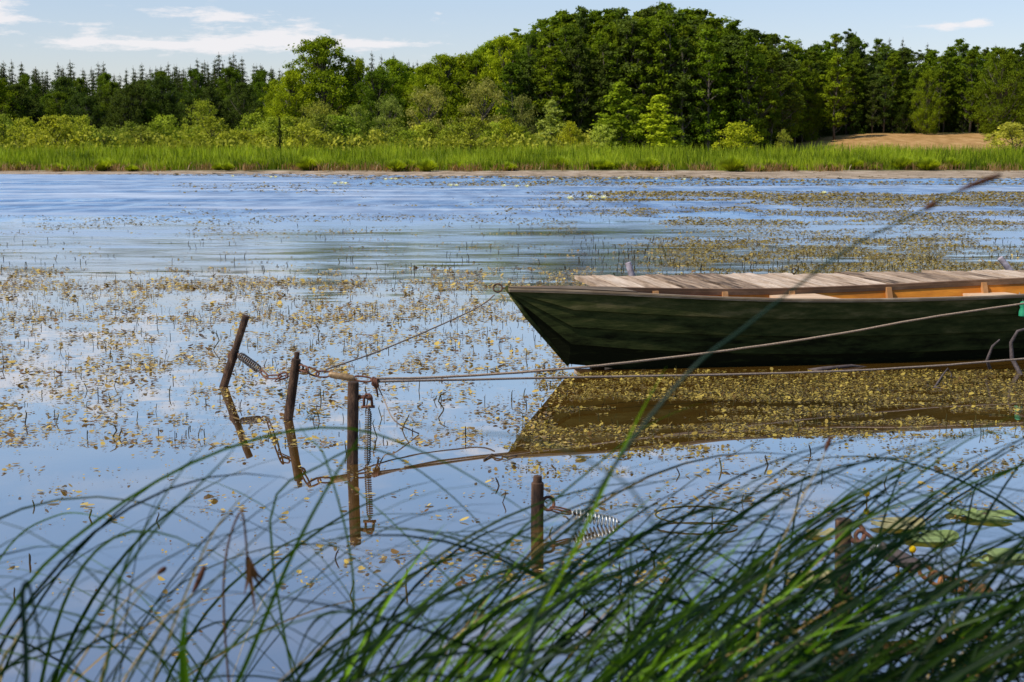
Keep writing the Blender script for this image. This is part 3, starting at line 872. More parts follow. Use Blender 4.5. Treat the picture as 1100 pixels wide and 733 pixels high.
zd = [band(-40, 640, 288, 345, 5200, .42, 26, 10, 61, .3), band(-40, 610, 340, 480, 5200, .45, 34, 13, 62, .25), band(-40, 720, 470, 640, 900, .52, 50, 12, 63, .1), band(560, 1140, 490, 560, 900, .52, 60, 14, 64, .1)]
Pd = np.concatenate([to_world(z) for z in zd]); Pd = Pd[outside_boat(Pd)]
stuff('pondweed_scraps', leaves(Pd, .009 + .0005 * Pd[:, 1], .7, (.3, .9), .002, 5), M['pond'], 'tiny brown scraps of pondweed strewn between the floating leaves', 'pondweed', rng.random(len(Pd)) * .8)
# algae and weed in front of the hull
z2 = [band(575, 1150, 398, 430, 11500, .42, 60, 5, 21, .2), band(560, 1150, 424, 470, 7500, .51, 90, 5, 22, .1), band(690, 1150, 462, 492, 450, .55, 60, 8, 23, .1),
      band(570, 760, 478, 492, 500, .5, 60, 5, 24, .1), band(540, 1150, 462, 512, 1500, .54, 70, 6, 25, .1)]
P2 = np.concatenate([to_world(z) for z in z2]); P2 = P2[outside_boat(P2)]
stuff('water_weed', leaves(P2, np.clip(.018 * np.exp(rng.normal(size=len(P2)) * .4), .008, .034), .8, (.3, .8), .002), M['pond_g'], 'dense yellow olive water weed lying on the water in front of the green hull', 'water weed')
# mats far out
soft_l = lambda x0, w: (lambda x, y: np.clip((x - x0 - 25 * np.sin(y * .9)) / w, 0, 1) ** 1.5)
z3 = [band(640, 1160, 256, 296, 26000, .43, 90, 9, 31, .12, soft_l(660, 90)), band(560, 1160, 206, 216, 12000, .38, 90, 3, 32, .12, soft_l(560, 120)), band(540, 1160, 214, 242, 15000, .48, 110, 5, 33, .08, soft_l(540, 160)),
      band(-60, 620, 232, 252, 2500, .52, 80, 4, 34, .08), band(300, 1160, 190, 200, 6000, .45, 120, 2, 35, .1, soft_l(320, 200)), band(180, 700, 196, 232, 1400, .56, 120, 5, 36, .06),
      band(-60, 640, 250, 290, 1100, .53, 80, 6, 37, .1), band(700, 1160, 236, 262, 5500, .51, 100, 5, 38, .08, soft_l(700, 120))]
P3 = np.concatenate([to_world(z) for z in z3])
sz = np.clip(.032 + .0024 * (P3[:, 1] - 18), .035, .26)
stuff('floating_leaf_mat', leaves(P3, sz, .55, (.4, .8), .004, 6, .1), M['mat'], 'olive brown mats of floating leaves streaked across the middle and far water', 'leaf mat')
z4 = [band(-100, 1200, 186, 192.5, 4200, .40, 200, 2, 41, .2, lambda x, y: np.where(y < 187.5 + 5 * np.clip((x - 100) / 300, 0, 1), 1., 0.))]
P4 = np.concatenate([to_world(z) for z in z4])
stuff('shore_leaf_mat', leaves(P4, .42, .25, (.4, .8), .01, 6, .05), M['mudmat'], 'brown belt of stranded leaves along the far shore before the reeds', 'leaf mat')

# stems sticking out of the water
def stems(P, h, w, lean=.3):
    N = len(P); H = h * rng.uniform(.4, 1.6, N); Wd = w * rng.uniform(.6, 1.3, N)
    a = rng.uniform(0, 2 * np.pi, N); ln = rng.uniform(0, lean, N) * H
    bend = rng.uniform(-.22, .22, N) * H
    out = []
    ts = [-.4, .0, .5, 1.]
    C = []
    for t in ts:
        C.append(np.stack([P[:, 0] + np.cos(a) * ln * t + bend * t * t, P[:, 1] + np.sin(a) * ln * t, H * t], -1))
    for i in range(3):
        for (ox, oy) in ((1, 0), (0, 1)):
            off0 = np.stack([Wd * ox, Wd * oy, np.zeros(N)], -1) * .5
            out.append(np.stack([C[i] - off0, C[i] + off0, C[i + 1] + off0 * .9, C[i + 1] - off0 * .9], 1))
    tint = np.tile(rng.random(N), 6)
    return np.concatenate(out), tint
sp = [band(-40, 640, 290, 345, 420, .45, 30, 10, 51, .3), band(-40, 620, 340, 400, 240, .45, 30, 12, 52, .3), band(-40, 620, 400, 480, 90, .45, 30, 12, 53, .3), band(560, 1140, 400, 470, 170, .45, 60, 10, 54, .3)]
Ps = np.concatenate([to_world(z) for z in sp]); Ps = Ps[outside_boat(Ps)]
q, tn = stems(Ps, .038, .0055)
stuff('emergent_stems', q, M['stem'], 'short dark plant stems poking up through the floating pondweed', 'water plants', tn)
sp = [band(620, 1150, 256, 300, 500, .45, 90, 8, 55, .2), band(-60, 620, 232, 292, 160, .5, 60, 5, 56, .1), band(560, 1150, 206, 240, 300, .5, 60, 5, 57, .1)]
Ps = np.concatenate([to_world(z) for z in sp])
q, tn = stems(Ps, .06, .011)
stuff('far_stems', q, M['stem'], 'thin plant stems standing in the far leaf mats', 'water plants', tn)
# larger stems near by, one thing each
near_st = [(32, 605, 14), (37, 545, 10), (168, 560, 12), (96, 556, 12), (372, 487, 16), (436, 630, 26), (376, 640, 22), (360, 600, 14), (540, 540, 16), (536, 522, 12), (590, 575, 12), (668, 622, 24), (686, 612, 14), (703, 608, 16),
           (628, 655, 12), (655, 590, 10), (775, 505, 16), (871, 488, 14), (883, 512, 12), (797, 540, 12), (432, 462, 22), (550, 430, 14), (405, 470, 26), (395, 430, 20), (410, 450, 18), (147, 452, 12), (60, 455, 14), (182, 425, 14),
           (345, 430, 16), (565, 385, 12), (450, 420, 14), (500, 470, 16), (575, 462, 10), (300, 480, 12), (128, 470, 12), (27, 455, 18), (220, 470, 12), (740, 470, 12), (680, 468, 10), (765, 560, 14), (730, 510, 10), (15, 640, 12), (825, 500, 14), (950, 520, 12)]
for i, (x, y, hp) in enumerate(near_st):
    hp *= .8
    P = W(x, y); h = hp * P.y / FPX
    mb = MB(); r = .0032 * random.uniform(.8, 1.3)
    a = random.uniform(-.35, .35); b = random.uniform(-.25, .25); c = random.uniform(-.2, .2)
    mb.tube([(-a * h * .5, 0, -.08), (0, 0, 0), (a * h * .5, c * h * .5, h * .45), (a * h + b * h * .2, c * h, h * .8), (a * h + b * h * .6, c * h, h)], [r, r, r * 1.1, r, r * .5], 6, t=random.random())
    o = mb.build('water_plant_stem', M['stem'], None, True); o.location = P
    tag(o, 'single short dark stem standing out of the near open water among the pondweed', 'plant stem', 'single stems standing in the near water')
# hooked stems
for (x, y, hp, s, lab) in ((228, 376, 22, 1, 'hooked dark stem curving left near the leaning post'), (478, 440, 20, -1, 'sickle shaped olive stem curving right above the pondweed right of the flat topped post'), (120, 470, 16, 1, 'small hooked stem at the lower left of the pondweed')):
    P = W(x, y); h = hp * P.y / FPX
    mb = MB(); mb.tube([(0, 0, -.05), (.1 * h * s, 0, .1 * h), (.35 * h * s, 0, .45 * h), (.25 * h * s, 0, .8 * h), (-.15 * h * s, 0, h)], [.004, .0045, .005, .0045, .002], 6)
    o = mb.build('water_plant_stem', M['stem'], None, True); o.location = P; tag(o, lab, 'plant stem')

# lily pads
pads = [(963, 563, 62, 1, 'yellowish lily pad above the pale green one right of the hidden post', 'lily_old'), (999, 577, 62, 0, 'pale green lily pad in the middle of the group right of the hidden post', 'lily'),
        (1062, 555, 60, 0, 'green lily pad farthest back at the right', 'lily'), (1032, 551, 34, 0, 'small green lily pad left of the farthest back pad', 'lily'), (1084, 596, 56, 0, 'light green lily pad lying lowest at the right edge', 'lily'), (1050, 602, 24, 0, 'tiny green lily pad left of the lowest right pad', 'lily'),
        (880, 573, 34, 0, 'small pale lily pad left of the hidden post top', 'lily_old'), (872, 621, 60, 1, 'long pale yellow lily pad behind the hidden post', 'lily_old')]
for x, y, wpx, tl, lab, mt in pads:
    P = W(x, y, .006); R = wpx * P.y / FPX / 2
    V = [(0, 0, .004)]; a0 = random.uniform(0, 6.28); nseg = 30
    V2 = []
    for ring_, rr in ((1, .55), (2, 1.0)):
        for i in range(nseg + 1):
            a = a0 + .22 + (2 * math.pi - .44) * i / nseg
            rad = R * rr * (1 + .03 * math.sin(5 * a + 1) + .015 * random.uniform(-1, 1)) * (.9 if i in (0, nseg) else 1)
            z = .003 * math.sin(3 * a) + (.012 * max(0, math.sin(2 * a + 1)) if rr == 1 else 0)
            V.append((math.cos(a) * rad, math.sin(a) * rad * .9, z + .004))
    F = [(0, 1 + i, 2 + i) for i in range(nseg)]
    F += [(1 + i, 1 + nseg + 1 + i, 2 + nseg + 1 + i, 2 + i) for i in range(nseg)]
    tt = [.6] + [random.uniform(.3, .7)] * (nseg + 1) + [random.uniform(.1, .9) for _ in range(nseg + 1)]
    o = mesh_obj('lily_pad', V, F, M[mt], None, True, tt); o.location = P
    tag(o, lab, 'lily pad', 'lily pads')
for x, y, hp, lab in ((980, 602, 10, 'yellow water lily bud on a short stalk below the pale green pad'), (931, 540, 8, 'yellow water lily bud nearest the top of the sedge'), (965, 612, 4, 'yellow water lily bud half under the wrapped rod')):
    P = W(x, y); h = hp * P.y / FPX
    t = empty('water_lily_bud', P, lab, 'flower bud', 'yellow water lily buds')
    mb = MB(); mb.tube([(0, 0, -.05), (0, 0, h)], .004, 6); mb.build('stalk', M['stem'], t, True)
    mb = MB(); r = .014
    mb.tube([(0, 0, h - .006), (0, 0, h - .002), (0, 0, h + .008), (0, 0, h + .018), (0, 0, h + .024)], [.004, .011, .015, .013, .005], 10); mb.build('bud', M['yellow'], t, True)
# far white flowers
fl = [(291, 191), (296, 191), (360, 198), (367, 197.5), (371, 198), (414, 193.5), (420, 193), (425, 193), (484, 200), (490, 200), (541, 200.5), (555, 201), (566, 201), (518, 193), (593, 193.5), (612, 214), (634, 213), (648, 213.5), (735, 193.5), (885, 208), (665, 192), (705, 193), (250, 190)]
base = None
for x, y in fl:
    P = W(x, y, .03)
    if base is None:
        mb = MB()
        for layer, (nr, L, el) in enumerate(((9, .17, .35), (7, .13, .8))):
            for i in range(nr):
                a = 2 * math.pi * i / nr + layer * .3
                d = Vector((math.cos(a), math.sin(a), 0)); s = Vector((-d.y, d.x, 0)); up = Vector((0, 0, 1))
                c = d * (L * math.cos(el)) + up * (L * math.sin(el))
                mb.add([Vector((0, 0, 0)), c * .6 + s * .035, c, c * .6 - s * .035], [(0, 1, 2, 3)], .5)
        base = mb.build('white_water_lily', M['white'], None)
        o = base
    else:
        o = link(base.copy())
    o.location = P; o.rotation_euler.z = random.uniform(0, 6); o.scale = (1.2, 1.2, 1.3)
    tag(o, 'tiny white water lily flower floating far out before the reed shore', 'water lily', 'white water lilies far out')
# bent wire loop
P0 = W(748, 556, .02)
pts = []
for i in range(28):
    a = math.pi * (0.1 + 1.85 * i / 27)
    pts.append(Vector((math.cos(a) * .19 * (1 if i > 2 else 1.1), math.sin(a) * .13, .012 + .008 * math.sin(a))))
mb = MB(); mb.tube(pts, .0042, 6); o = mb.build('bent_reed_stalk', M['stem'], None, True); o.location = P0
tag(o, 'thin brown stalk bent into a flat oval loop on the water', 'stalk')

# ------------------------------------------------------------------ far shore vegetation
def ss(a, b, t):
    u = np.clip((t - a) / (b - a), 0, 1); return u * u * (3 - 2 * u)
def reed_blades(X, Y, H, Wd, lean=.25):
    N = len(X); Z = ground_z(X, Y)
    a = rng.uniform(0, 2 * np.pi, N); ln = rng.uniform(.0, lean, N) * H
    dx = np.cos(a) * ln; dy = np.sin(a) * ln
    o = rng.uniform(0, np.pi, N); wx = np.cos(o) * Wd / 2; wy = np.sin(o) * Wd / 2 * .7
    p0 = np.stack([X, Y, Z - .05], -1); p1 = np.stack([X + dx * .35, Y + dy * .35, Z + H * .6], -1); p2 = np.stack([X + dx, Y + dy, Z + H], -1)
    off = np.stack([wx, wy, np.zeros(N)], -1)
    return np.stack([p0 - off * .6, p0 + off * .6, p1 + off, p2, p1 - off], 1)
# front tussocks (sedge) and reeds behind
vn = VN(77)
N = 52000
X = rng.uniform(-66, 66, N); Y = 129.5 + 24 * rng.random(N) ** 1.5
keep = (np.abs(X) < Y * .42) & (rng.random(N) < .25 + 1.5 * fbm(VN(79), X / 1.3, Y / 1.6))
X, Y = X[keep], Y[keep]
cl = fbm(vn, X / 4.2, Y / 5.); c2 = fbm(VN(80), X / 1.1, Y / 1.4)
Y = Y + 1.3 * np.sin(X * .21) + .7 * np.sin(X * .83)
H = (1.3 + 1.05 * ss(130, 139, Y)) * (.70 + .45 * cl + .35 * (c2 - .5)) * rng.uniform(.6, 1.1, len(X))
tint = np.clip(.52 + 1.5 * (cl - .5) + 1.0 * (c2 - .5) + rng.uniform(-.3, .3, len(X)), 0, 1)
stuff('reed_bed', reed_blades(X, Y, H, rng.uniform(.03, .08, len(X)), .32), M['reed'], 'long bright green belt of reeds along the whole far shore', 'reeds', tint)
N = 7000
X = rng.uniform(-60, 60, N); Y = 128.3 + 1.3 * np.sin(X * .21) + .7 * np.sin(X * .83) + rng.uniform(-.6, 1.6, N)
keep = fbm(VN(81), X / 2.2, Y) > .47; X, Y = X[keep], Y[keep]
stuff('dead_reeds', reed_blades(X, Y, rng.uniform(.25, .9, len(X)), rng.uniform(.03, .07, len(X)), .8), M['drygrass'], 'broken dead reed stalks at the waterside foot of the green reed belt', 'reeds', rng.random(len(X)) * .6)
# rounded sedge tussocks along the water edge, each one a thing
tus = None
def make_tussock(seed, R, Hh, nb):
    r_ = np.random.default_rng(seed)
    a = r_.uniform(0, 2 * np.pi, nb); el = np.arccos(r_.random(nb) ** .8 * .85); L = Hh * r_.uniform(.8, 1.15, nb)
    d = np.stack([np.cos(a) * np.cos(el) * R / Hh * 1.2, np.sin(a) * np.cos(el) * R / Hh * 1.2, np.sin(el)], -1)
    b0 = np.stack([np.cos(a) * .15 * R, np.sin(a) * .15 * R, np.zeros(nb)], -1)
    s = np.stack([-np.sin(a), np.cos(a), np.zeros(nb)], -1) * r_.uniform(.012, .03, nb)[:, None]
    p1 = b0 + d * L[:, None] * .6; p2 = b0 + d * L[:, None]; p2[:, 2] -= .12 * L * np.cos(el)
    return poly_mesh('tussock', np.stack([b0 - s, b0 + s, p1 + s, p2, p1 - s], 1), M['reed'], np.clip(r_.uniform(.45, 1.4, nb), 0, 1))
tm = [make_tussock(s, 1.1, 1.5, 1300) for s in range(3)]
xs_t = [x for x in np.arange(-54, 56, 1.35) if random.random() < .72]
for i, xx in enumerate(xs_t):
    xx = xx + rng.uniform(-.8, .8); yy = 129.0 + rng.uniform(-.9, 2.2) + 1.3 * math.sin(xx * .21) + .7 * math.sin(xx * .83)
    o = obj_from('sedge_tussock', tm[i % 3]); s = rng.uniform(.35, .95)
    o.location = (xx, yy, float(ground_z(xx, yy)) - .05); o.scale = (s * rng.uniform(.9, 1.3), s, s * rng.uniform(.8, 1.05)); o.rotation_euler.z = rng.uniform(0, 6)
    tag(o, 'rounded green sedge tussock at the foot of the reed belt on the far shore', 'sedge tussock', 'sedge tussocks along the far shore')

# meadow scrub left, yellow olive herbs behind the reeds
N = 48000
X = rng.uniform(-95, 10, N); Y = rng.uniform(150, 225, N)
keep = (np.abs(X) < Y * .42); X, Y = X[keep], Y[keep]
cl = fbm(VN(78), X / 7., Y / 9.)
zg = ground_z(X, Y)
Hs = (1.2 + 3.2 * cl + .010 * (Y - 150)) * rng.uniform(.35, 1.0, len(X))
def tufts(X, Y, Z, s, tintv):
    N = len(X); out = []
    n = rng.normal(size=(N, 3)); n[:, 2] = np.abs(n[:, 2]) * .6; n /= np.linalg.norm(n, axis=1, keepdims=True)
    a = np.cross(n, rng.normal(size=(N, 3))); a /= np.linalg.norm(a, axis=1, keepdims=True); b = np.cross(n, a)
    c = np.stack([X, Y, Z], -1); sa = (s * .5)[:, None]
    return np.stack([c - a * sa, c - b * sa * .6, c + a * sa, c + b * sa * .6], 1)
q = tufts(X, Y, zg + Hs, rng.uniform(.25, .6, len(X)), None)
stuff('meadow_scrub', q, M['scrub'], 'yellow olive scrub and tall herbs behind the reeds on the left half', 'scrub', np.clip(cl + rng.uniform(-.3, .3, len(X)), 0, 1))
N = 9000
X = rng.uniform(2, 70, N); Y = rng.uniform(146, 165, N); keep = (np.abs(X) < Y * .42); X, Y = X[keep], Y[keep]
stuff('meadow_grass', reed_blades(X, Y, rng.uniform(.5, 1.3, len(X)), rng.uniform(.04, .09, len(X))), M['drygrass'], 'strip of dry tan meadow grass behind the reeds in front of the wood', 'grass')

# ------------------------------------------------------------------ trees
def leaf_cloud(centers, radii, per, leaf, r_, flat=.75):
    """leaf quads on the shells of many lobes; returns (N,4,3), tint"""
    C = np.repeat(centers, per, 0); R = np.repeat(radii, per)
    N = len(C)
    d = r_.normal(size=(N, 3)); d /= np.linalg.norm(d, axis=1, keepdims=True)
    rad = R * (r_.random(N) ** .6) * np.exp(r_.normal(size=N) * .22) * 1.05
    p = C + d * rad[:, None] * np.array([1, 1, flat])
    n = d * .8 + r_.normal(size=(N, 3)) * .7 + np.array([0, 0, .35]); n /= np.linalg.norm(n, axis=1, keepdims=True)
    a = np.cross(n, r_.normal(size=(N, 3))); a /= np.linalg.norm(a, axis=1, keepdims=True); b = np.cross(n, a)
    s = (leaf * r_.uniform(.6, 1.35, N) * .5)[:, None]
    q = np.stack([p - a * s, p - b * s * .62, p + a * s, p + b * s * .62], 1)
    lob = np.repeat(r_.uniform(-.22, .22, len(centers)), per)
    tint = np.clip(.5 + lob + r_.uniform(-.3, .3, N), 0, 1)
    return q, tint

def make_tree(kind, seed):
    """unit tree of height 1: returns crown mesh, trunk mesh"""
    r_ = np.random.default_rng(seed); rr = random.Random(seed)
    mbt = MB()
    H = 1.0
    if kind == 'spruce':
        qs = []; ts = []
        tiers = 22
        for i in range(tiers):
            z = .10 + .88 * (i / tiers) ** .95
            R = .17 * (1 - z) ** .85 + .004
            nb = int(7 + 15 * (1 - z))
            for j in range(nb):
                a = r_.uniform(0, 2 * np.pi); L = R * r_.uniform(.65, 1.2)
                m = 9
                t = r_.random(m) ** .7
                x = np.cos(a) * L * t + r_.normal(size=m) * .006; y = np.sin(a) * L * t + r_.normal(size=m) * .006
                zz = z - t * L * .35 + r_.normal(size=m) * .006 + r_.uniform(-.01, .01)
                n = np.stack([np.cos(a) * .5 + r_.normal(size=m) * .5, np.sin(a) * .5 + r_.normal(size=m) * .5, np.abs(r_.normal(size=m))], -1); n /= np.linalg.norm(n, axis=1, keepdims=True)
                ax = np.tile([np.cos(a), np.sin(a), -.5], (m, 1)) + r_.normal(size=(m, 3)) * .3
                b = np.cross(n, ax); b /= np.linalg.norm(b, axis=1, keepdims=True); ax = np.cross(b, n)
                p = np.stack([x, y, zz], -1); s = (.024 * (1.05 - z * .85))
                qs.append(np.stack([p - ax * s, p - b * s * .45, p + ax * s, p + b * s * .45], 1)); ts.append(r_.uniform(.1, .9, m))
        q = np.concatenate(qs); t = np.concatenate(ts)
        mbt.tube([(0, 0, -.03), (0, 0, .5), (0, 0, .99)], [.014, .009, .001], 7)
        return poly_mesh('crown', q, M['foliage'], t), mbt
    # deciduous
    P = dict(
        tall=(.16, .22, 60, .115, .055, .12), broad=(.40, .12, 80, .42, .085, .030), bush=(.50, .02, 46, .55, .14, .05),
        young=(.24, .06, 50, .25, .07, .04), willow=(.46, .04, 60, .5, .12, .04))
    prm = {
        #        halfwidth, zstart, lobes, lobe r min, max, leaf
        'tall': (.17, .16, 120, .022, .058, .0175), 'broad': (.42, .04, 270, .05, .11, .019), 'bush': (.62, .0, 90, .06, .16, .045),
        'young': (.27, .02, 120, .035, .08, .030), 'willow': (.50, .0, 120, .05, .12, .028)}[kind]
    hw, z0, nl, r0, r1, leaf = prm
    cen = []; rad = []
    # limbs with lobes on them
    trunk_top = .93 if kind in ('tall', 'young') else .7
    bend = [(rr.uniform(-.02, .02), rr.uniform(-.02, .02)) for _ in range(5)]
    tp = [Vector((bend[i][0] * (i > 0), bend[i][1] * (i > 0), -.03 + (trunk_top + .03) * i / 4)) for i in range(5)]
    tr = {'tall': .011, 'broad': .022, 'bush': .02, 'young': .011, 'willow': .022}[kind]
    mbt.tube(tp, [tr * (1 - .8 * i / 4) for i in range(5)], 7)
    def prof(z):
        t = (z - z0) / (1 - z0)
        if kind == 'tall': return hw * min(1, .45 + 1.2 * t) * max(0, 1 - t ** 2.8) ** .6 * (1 if t > 0 else 0)
        if kind == 'young': return hw * (1 - t) ** .6 * min(1, .55 + 2 * t)
        if kind == 'bush': return hw * max(0, 1 - t ** 2.2) ** .5
        return hw * min(1, .62 + 1.6 * t) * max(0, 1 - t ** 2.8) ** .5
    for i in range(nl):
        z = z0 + (1 - z0) * rr.random() * .98
        a = rr.uniform(0, 2 * math.pi)
        R = prof(z); q = R * (rr.random() ** (.5 if z < .6 else .75))
        lr = rr.uniform(r0, r1) * (1 if kind in ('bush', 'willow') else (1.1 - .5 * z))
        q = max(0, q - lr * .35)
        c = np.array([math.cos(a) * q, math.sin(a) * q, min(z, 1 - lr * .55)])
        cen.append(c); rad.append(lr)
        if i % 3 == 0:
            zs = max(.04, c[2] - q * .9 - .04)
            zs = min(zs, trunk_top * .95)
            p0 = Vector((0, 0, zs)); p2 = Vector(c); p1 = (p0 + p2) / 2 + Vector((0, 0, -.02))
            mbt.tube([p0, p1, p2], [tr * .4, tr * .28, tr * .1], 5, caps=False)
    cen = np.array(cen); rad = np.array(rad)
    per = {'tall': 75, 'broad': 100, 'bush': 48, 'young': 55, 'willow': 60}[kind]
    q, t = leaf_cloud(cen, rad, per, leaf, r_, .7)
    return poly_mesh('crown', q, M['foliage'], t), mbt

protos = {}
for kind, nvar in (('tall', 5), ('broad', 3), ('bush', 4), ('young', 2), ('willow', 3), ('spruce', 4)):
    protos[kind] = []
    for v in range(nvar):
        cm, mbt = make_tree(kind, 100 + 17 * v + len(kind))
        o = mbt.build('trunk', M['bark'], None, True); tm_ = o.data
        bpy.data.objects.remove(o)
        protos[kind].append((cm, tm_))

NAMES = {'tall': 'broadleaf_tree', 'broad': 'broadleaf_tree', 'bush': 'bush', 'young': 'young_tree', 'willow': 'willow', 'spruce': 'spruce'}
CATS = {'tall': 'tree', 'broad': 'tree', 'bush': 'bush', 'young': 'tree', 'willow': 'willow bush', 'spruce': 'spruce'}
def plant(kind, px, Y, ytop, wscale, color, label, group=None, var=None, yb=None):
    X = (px - 550) / FPX * Y * 1.0
    # pixel -> world X needs the depth along the view axis; good to 1 %
    z0 = float(ground_z(X, Y)) if yb is None else AT(px, yb, Y).z
    zt = AT(px, ytop, Y).z
    H = max(zt - z0, 1.0)
    v = random.randrange(len(protos[kind])) if var is None else var
    cm, tm_ = protos[kind][v]
    root = empty(NAMES[kind], (X, Y, z0 - .05), label, CATS[kind], group)
    root.scale = (H * wscale, H * wscale, H * 1.03); root.rotation_euler.z = random.uniform(0, 6.28)
    c = obj_from('crown', cm, root); j = random.uniform(.85, 1.15)
    if kind in ('bush', 'willow', 'young') and color not in (G_YEL, G_WIL, G_MID, G_BRIGHT) and color[0] > .06: color = tuple(v * 1.85 for v in color)
    c.color = (color[0] * j * random.uniform(.92, 1.08), color[1] * j, color[2] * j, 1)
    obj_from('trunk', tm_, root)
    return root

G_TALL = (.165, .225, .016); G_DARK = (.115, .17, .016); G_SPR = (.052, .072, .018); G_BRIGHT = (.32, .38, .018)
G_YEL = (.40, .42, .03); G_WIL = (.27, .28, .06); G_MID = (.215, .28, .016)
# far spruce wood on the left
xs1 = [0, 20, 50, 80, 100, 130, 160, 200, 225, 240, 262, 300]; ys1 = [66, 68, 72, 73, 75, 74, 75, 69, 63, 61, 66, 70]
GS = 'spruces of the far wood behind the left meadow'
LS = 'dark spruce in the far wood behind the left meadow'
for px in np.arange(-30, 440, 7.0):
    for row in range(3):
        x = px + random.uniform(-7, 7); Yd = 268 + row * 9 + random.uniform(-3, 3)
        yt = np.interp(x, xs1, ys1) + random.choice([-6, -2, 1, 4, 8, 12, 17]) + random.uniform(-2, 2) + (2 - row) * 3
        if x > 300: yt = 76 + random.uniform(-8, 8)
        plant('spruce', x, Yd, yt, random.uniform(.95, 1.6), G_SPR if random.random() < .75 else (.05, .07, .025), LS, GS)
# conifer tips seen over the right wood
for px in (806, 822, 855, 872, 934, 948, 962, 988, 1010, 1030, 1060, 1090, 1104):
    plant('spruce', px, 275, 43 + random.uniform(-2, 5) + (0 if px < 1000 else 3), 1.1, G_SPR, 'dark conifer tip standing above the wood on the right', 'conifers behind the right wood')
for px, yt in ((402, 56), (412, 60), (425, 58), (441, 65), (450, 66)):
    plant('spruce', px, 262, yt, 1.0, G_SPR, 'dark conifer rising between the large broadleaf tree and the tall wood', 'conifers in the gap left of the tall wood')
# lighter broadleaf trees in front of the spruces
for px in (36, 92, 120, 178, 214, 252, 286):
    plant('broad', px, 262, float(np.interp(px, xs1, ys1)) + random.uniform(6, 12), random.uniform(.5, .8), G_DARK, 'dark rounded broadleaf crown mixed among the spruce tips on the left', 'broadleaf crowns among the spruces')
GF = 'broadleaf trees at the foot of the spruce wood'
for i in range(36):
    x = -25 + i * 9.2 + random.uniform(-5, 5)
    plant('broad', x, 238 + random.uniform(-8, 8), random.uniform(84, 112), random.uniform(.7, 1.0), random.choice([G_MID, G_DARK, (.09, .12, .03), (.075, .11, .025)]), 'green broadleaf tree at the foot of the spruce wood on the left', GF)
# the big tree and its neighbours
plant('broad', 350, 196, 44, 1.2, G_MID, 'large round green broadleaf tree standing highest left of centre', var=0)
plant('broad', 318, 190, 78, .85, G_BRIGHT, 'lighter green broadleaf tree at the left foot of the large round tree', var=1)
plant('broad', 388, 198, 66, .7, G_MID, 'broadleaf tree pressed against the right side of the large round tree', var=2)
plant('broad', 300, 205, 88, .8, G_MID, 'lower green tree left of the large round tree before the spruces')
for px, yt, ws, c in ((408, 78, .7, G_DARK), (425, 66, .6, G_MID), (440, 90, .8, G_BRIGHT), (462, 70, .6, G_MID), (478, 62, .65, G_MID), (497, 62, .6, G_BRIGHT), (512, 58, .6, G_MID), (528, 47, .55, G_MID), (543, 42, .55, G_BRIGHT)):
    plant('broad', px, 190 + random.uniform(-4, 8), yt, ws * 1.4, c, 'mid green broadleaf tree on the slope of crowns left of the tall wood', 'trees stepping up to the tall wood')
for px in np.arange(395, 560, 8):
    plant('tall', px + random.uniform(-3, 3), 206 + random.uniform(-3, 6), float(np.interp(px, [395, 440, 500, 545], [82, 74, 62, 44])) + random.uniform(0, 9), 1.4, G_MID, 'slender tree filling the slope of crowns between big tree and tall wood', 'slender trees behind the slope of crowns')
# tall wood, centre to right
tx = [540, 560, 575, 590, 605, 620, 650, 680, 700, 720, 740, 770, 790, 806, 820, 850, 880, 905, 925, 940, 980, 1000, 1040, 1060, 1100, 1140]
ty = [44, 32, 26, 20, 17, 12, 9, 12, 7, 10, 11, 16, 24, 40, 44, 46, 50, 34, 42, 50, 50, 52, 44, 48, 46, 46]
GW = 'tall trees of the dense wood from centre to right'
for px in np.arange(548, 1140, 10.5):
    for row in range(3):
        x = px + random.uniform(-5, 5)
        Yd = 184 + row * 7 + random.uniform(-2.5, 2.5) + (34 * ss(800, 900, x))
        yt = np.interp(x, tx, ty) + (random.uniform(-7, 10) if row == 2 else random.uniform(2, 26) if row == 1 else random.uniform(6, 46))
        plant('tall', x, float(Yd), float(yt), random.uniform(1.05, 1.6), random.choice([G_TALL, G_DARK, G_TALL, (.10, .14, .03)]), 'tall slender dark green tree in the dense wood right of centre', GW)
for px, yt in ((572, 30), (612, 22), (655, 20), (702, 16), (752, 22), (812, 52), (862, 58), (912, 50), (958, 60), (1010, 62)):
    plant('broad', px, float(186 + 34 * ss(800, 900, px)), yt + 9, random.uniform(.45, .6), random.choice([G_TALL, G_TALL, G_DARK]), 'broad rounded crown bulging forward from the dense wood right of centre', 'rounded crowns in front of the dense wood')
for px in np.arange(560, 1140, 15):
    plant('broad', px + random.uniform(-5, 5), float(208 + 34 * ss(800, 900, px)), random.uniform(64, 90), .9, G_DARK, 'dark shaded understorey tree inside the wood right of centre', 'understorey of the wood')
plant('broad', 990, 212, 76, .62, G_MID, 'rounded tree with its left side lit in front of the right wood')
plant('broad', 1068, 205, 54, .78, G_TALL, 'broad round dark green tree standing forward at the right edge', var=1)
plant('tall', 893, 206, 58, 1.5, G_MID, 'tree with pale sunlit left side left of the corn field')
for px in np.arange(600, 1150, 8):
    plant('bush', px + random.uniform(-4, 4), float(200 + 16 * ss(800, 900, px)) + random.uniform(-2, 6), random.uniform(108, 126), random.uniform(.6, .9), (.05, .08, .012), 'dark shrub filling the foot of the wood between the trunks', 'shrubs at the foot of the wood')
